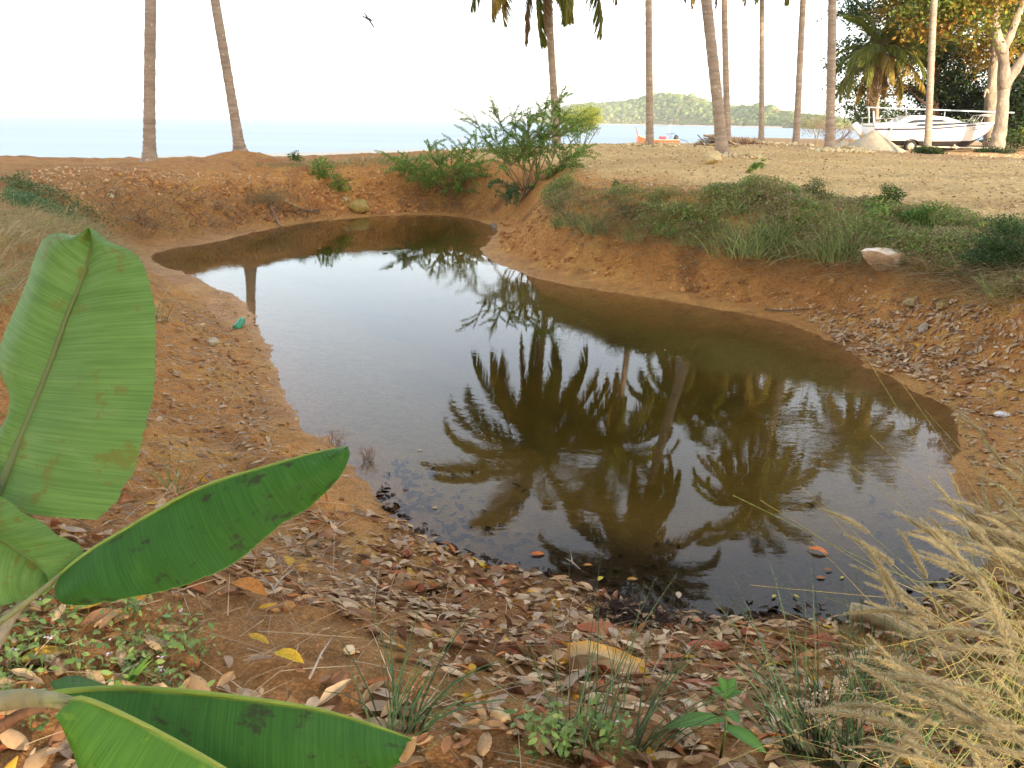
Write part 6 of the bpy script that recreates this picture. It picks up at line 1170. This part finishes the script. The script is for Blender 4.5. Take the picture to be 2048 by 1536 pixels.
for k in range(5): g.tube([(xx_[0]-.05+k*.04, -.05, 1.55+k*.0), (xx_[0]-.1+k*.05, -.1, .2-.1*k)], .03, 5, (.85, .3, .35))
g.obj('prow_ribbon', M['leaf'], lb_)
red_ = basic('red_cloth', (.6, .06, .08), .7, 4, .2, .1); g = G(); g.box(q_(1325, 277)*np.array([1, 0, 1]), (1.1, .9, .7)); g.obj('red_cargo', red_, lb_, smooth=False)
g = G(); g.tube([q_(1336, 282), q_(1340, 256)+np.array([0, 0, .6])], .05, 6); g.obj('pole', WHm, lb_)
for px in (1338, 1342): g = G(); g.tube([q_(px, 281), q_(px, 268)], .04, 5); g.obj('awning_post', M['antifoul'], lb_)
g = G(); V = [q_(1334, 267)+np.array([0, s, 0]) for s in (-.8, .8)]+[q_(1341, 265.5)+np.array([0, s, 0]) for s in (-.8, .8)]+[q_(1350, 267.5)+np.array([0, s, 0]) for s in (-.8, .8)]; g.add(V, [(0, 1, 3, 2), (2, 3, 5, 4)]); g.add(np.array(V)+(0, 0, -.1), [(0, 1, 3, 2), (2, 3, 5, 4)]); g.obj('awning', basic('grey_canvas', (.30, .28, .32), .8, 6, .2, .1), lb_)
g = G(); g.box(q_(1352, 275), (.6, .5, .8), (0, .4, 0)); g.tube([q_(1353, 276), q_(1375, 283)], .05, 6); g.obj('engine', M['antifoul'], lb_)
# stake in the bay
b = at_y(943, 292, 90); b[2] = -1.0; g = G(); g.tube([(0, 0, 0), (.05, 0, 1.6)], .03, 6, (.5, .3, .25)); o = g.obj('stake', M['wood']); o.location = (b[0]-1.2, 90, -1.0); tag(o, 'thin reddish stake standing in the shallows left of the tall bush', 'stake')
# ------------------------------------------------------------------ bird
p = at_d(737, 38, 11); bd = empty('bird', p, 'small dark swallow gliding in the white sky', 'bird'); g = G(); bm_ = basic('dark_feathers', (.10, .10, .13), .7, 8, .2, 0)
ax = unit(rt*.75-up*.15+fw*.6)
g.tube([-ax*.075, -ax*.05, ax*0, ax*.045, ax*.06], [.004, .013, .019, .014, .003], 10); g.obj('body', bm_, bd)
for e in (at_d(722, 18, 11.1), at_d(751, 62, 10.9)):
    e = e-p; g = G(); a0 = ax*.022; a1 = -ax*.028; m0 = e*.5+ax*.03; m1 = e*.5-ax*.012; tip = e; V = [a0, a1, m0, m1, tip]; V2 = [np.array(v)+np.array([0, 0, .003]) for v in V]; g.add(V+V2, [(0, 1, 3, 2), (5, 7, 8, 6)], [(2, 3, 4), (7, 9, 8), (0, 2, 5), (1, 6, 3)]); g.obj('wing', bm_, bd)
g = G(); t0 = -ax*.06; sd2 = unit(np.cross(ax, fw)); g.add([t0+sd2*.008, t0-sd2*.008, t0-ax*.05+sd2*.018, t0-ax*.03, t0-ax*.05-sd2*.018], None, [(0, 3, 2), (0, 1, 3), (1, 4, 3)]); g.obj('tail', bm_, bd)
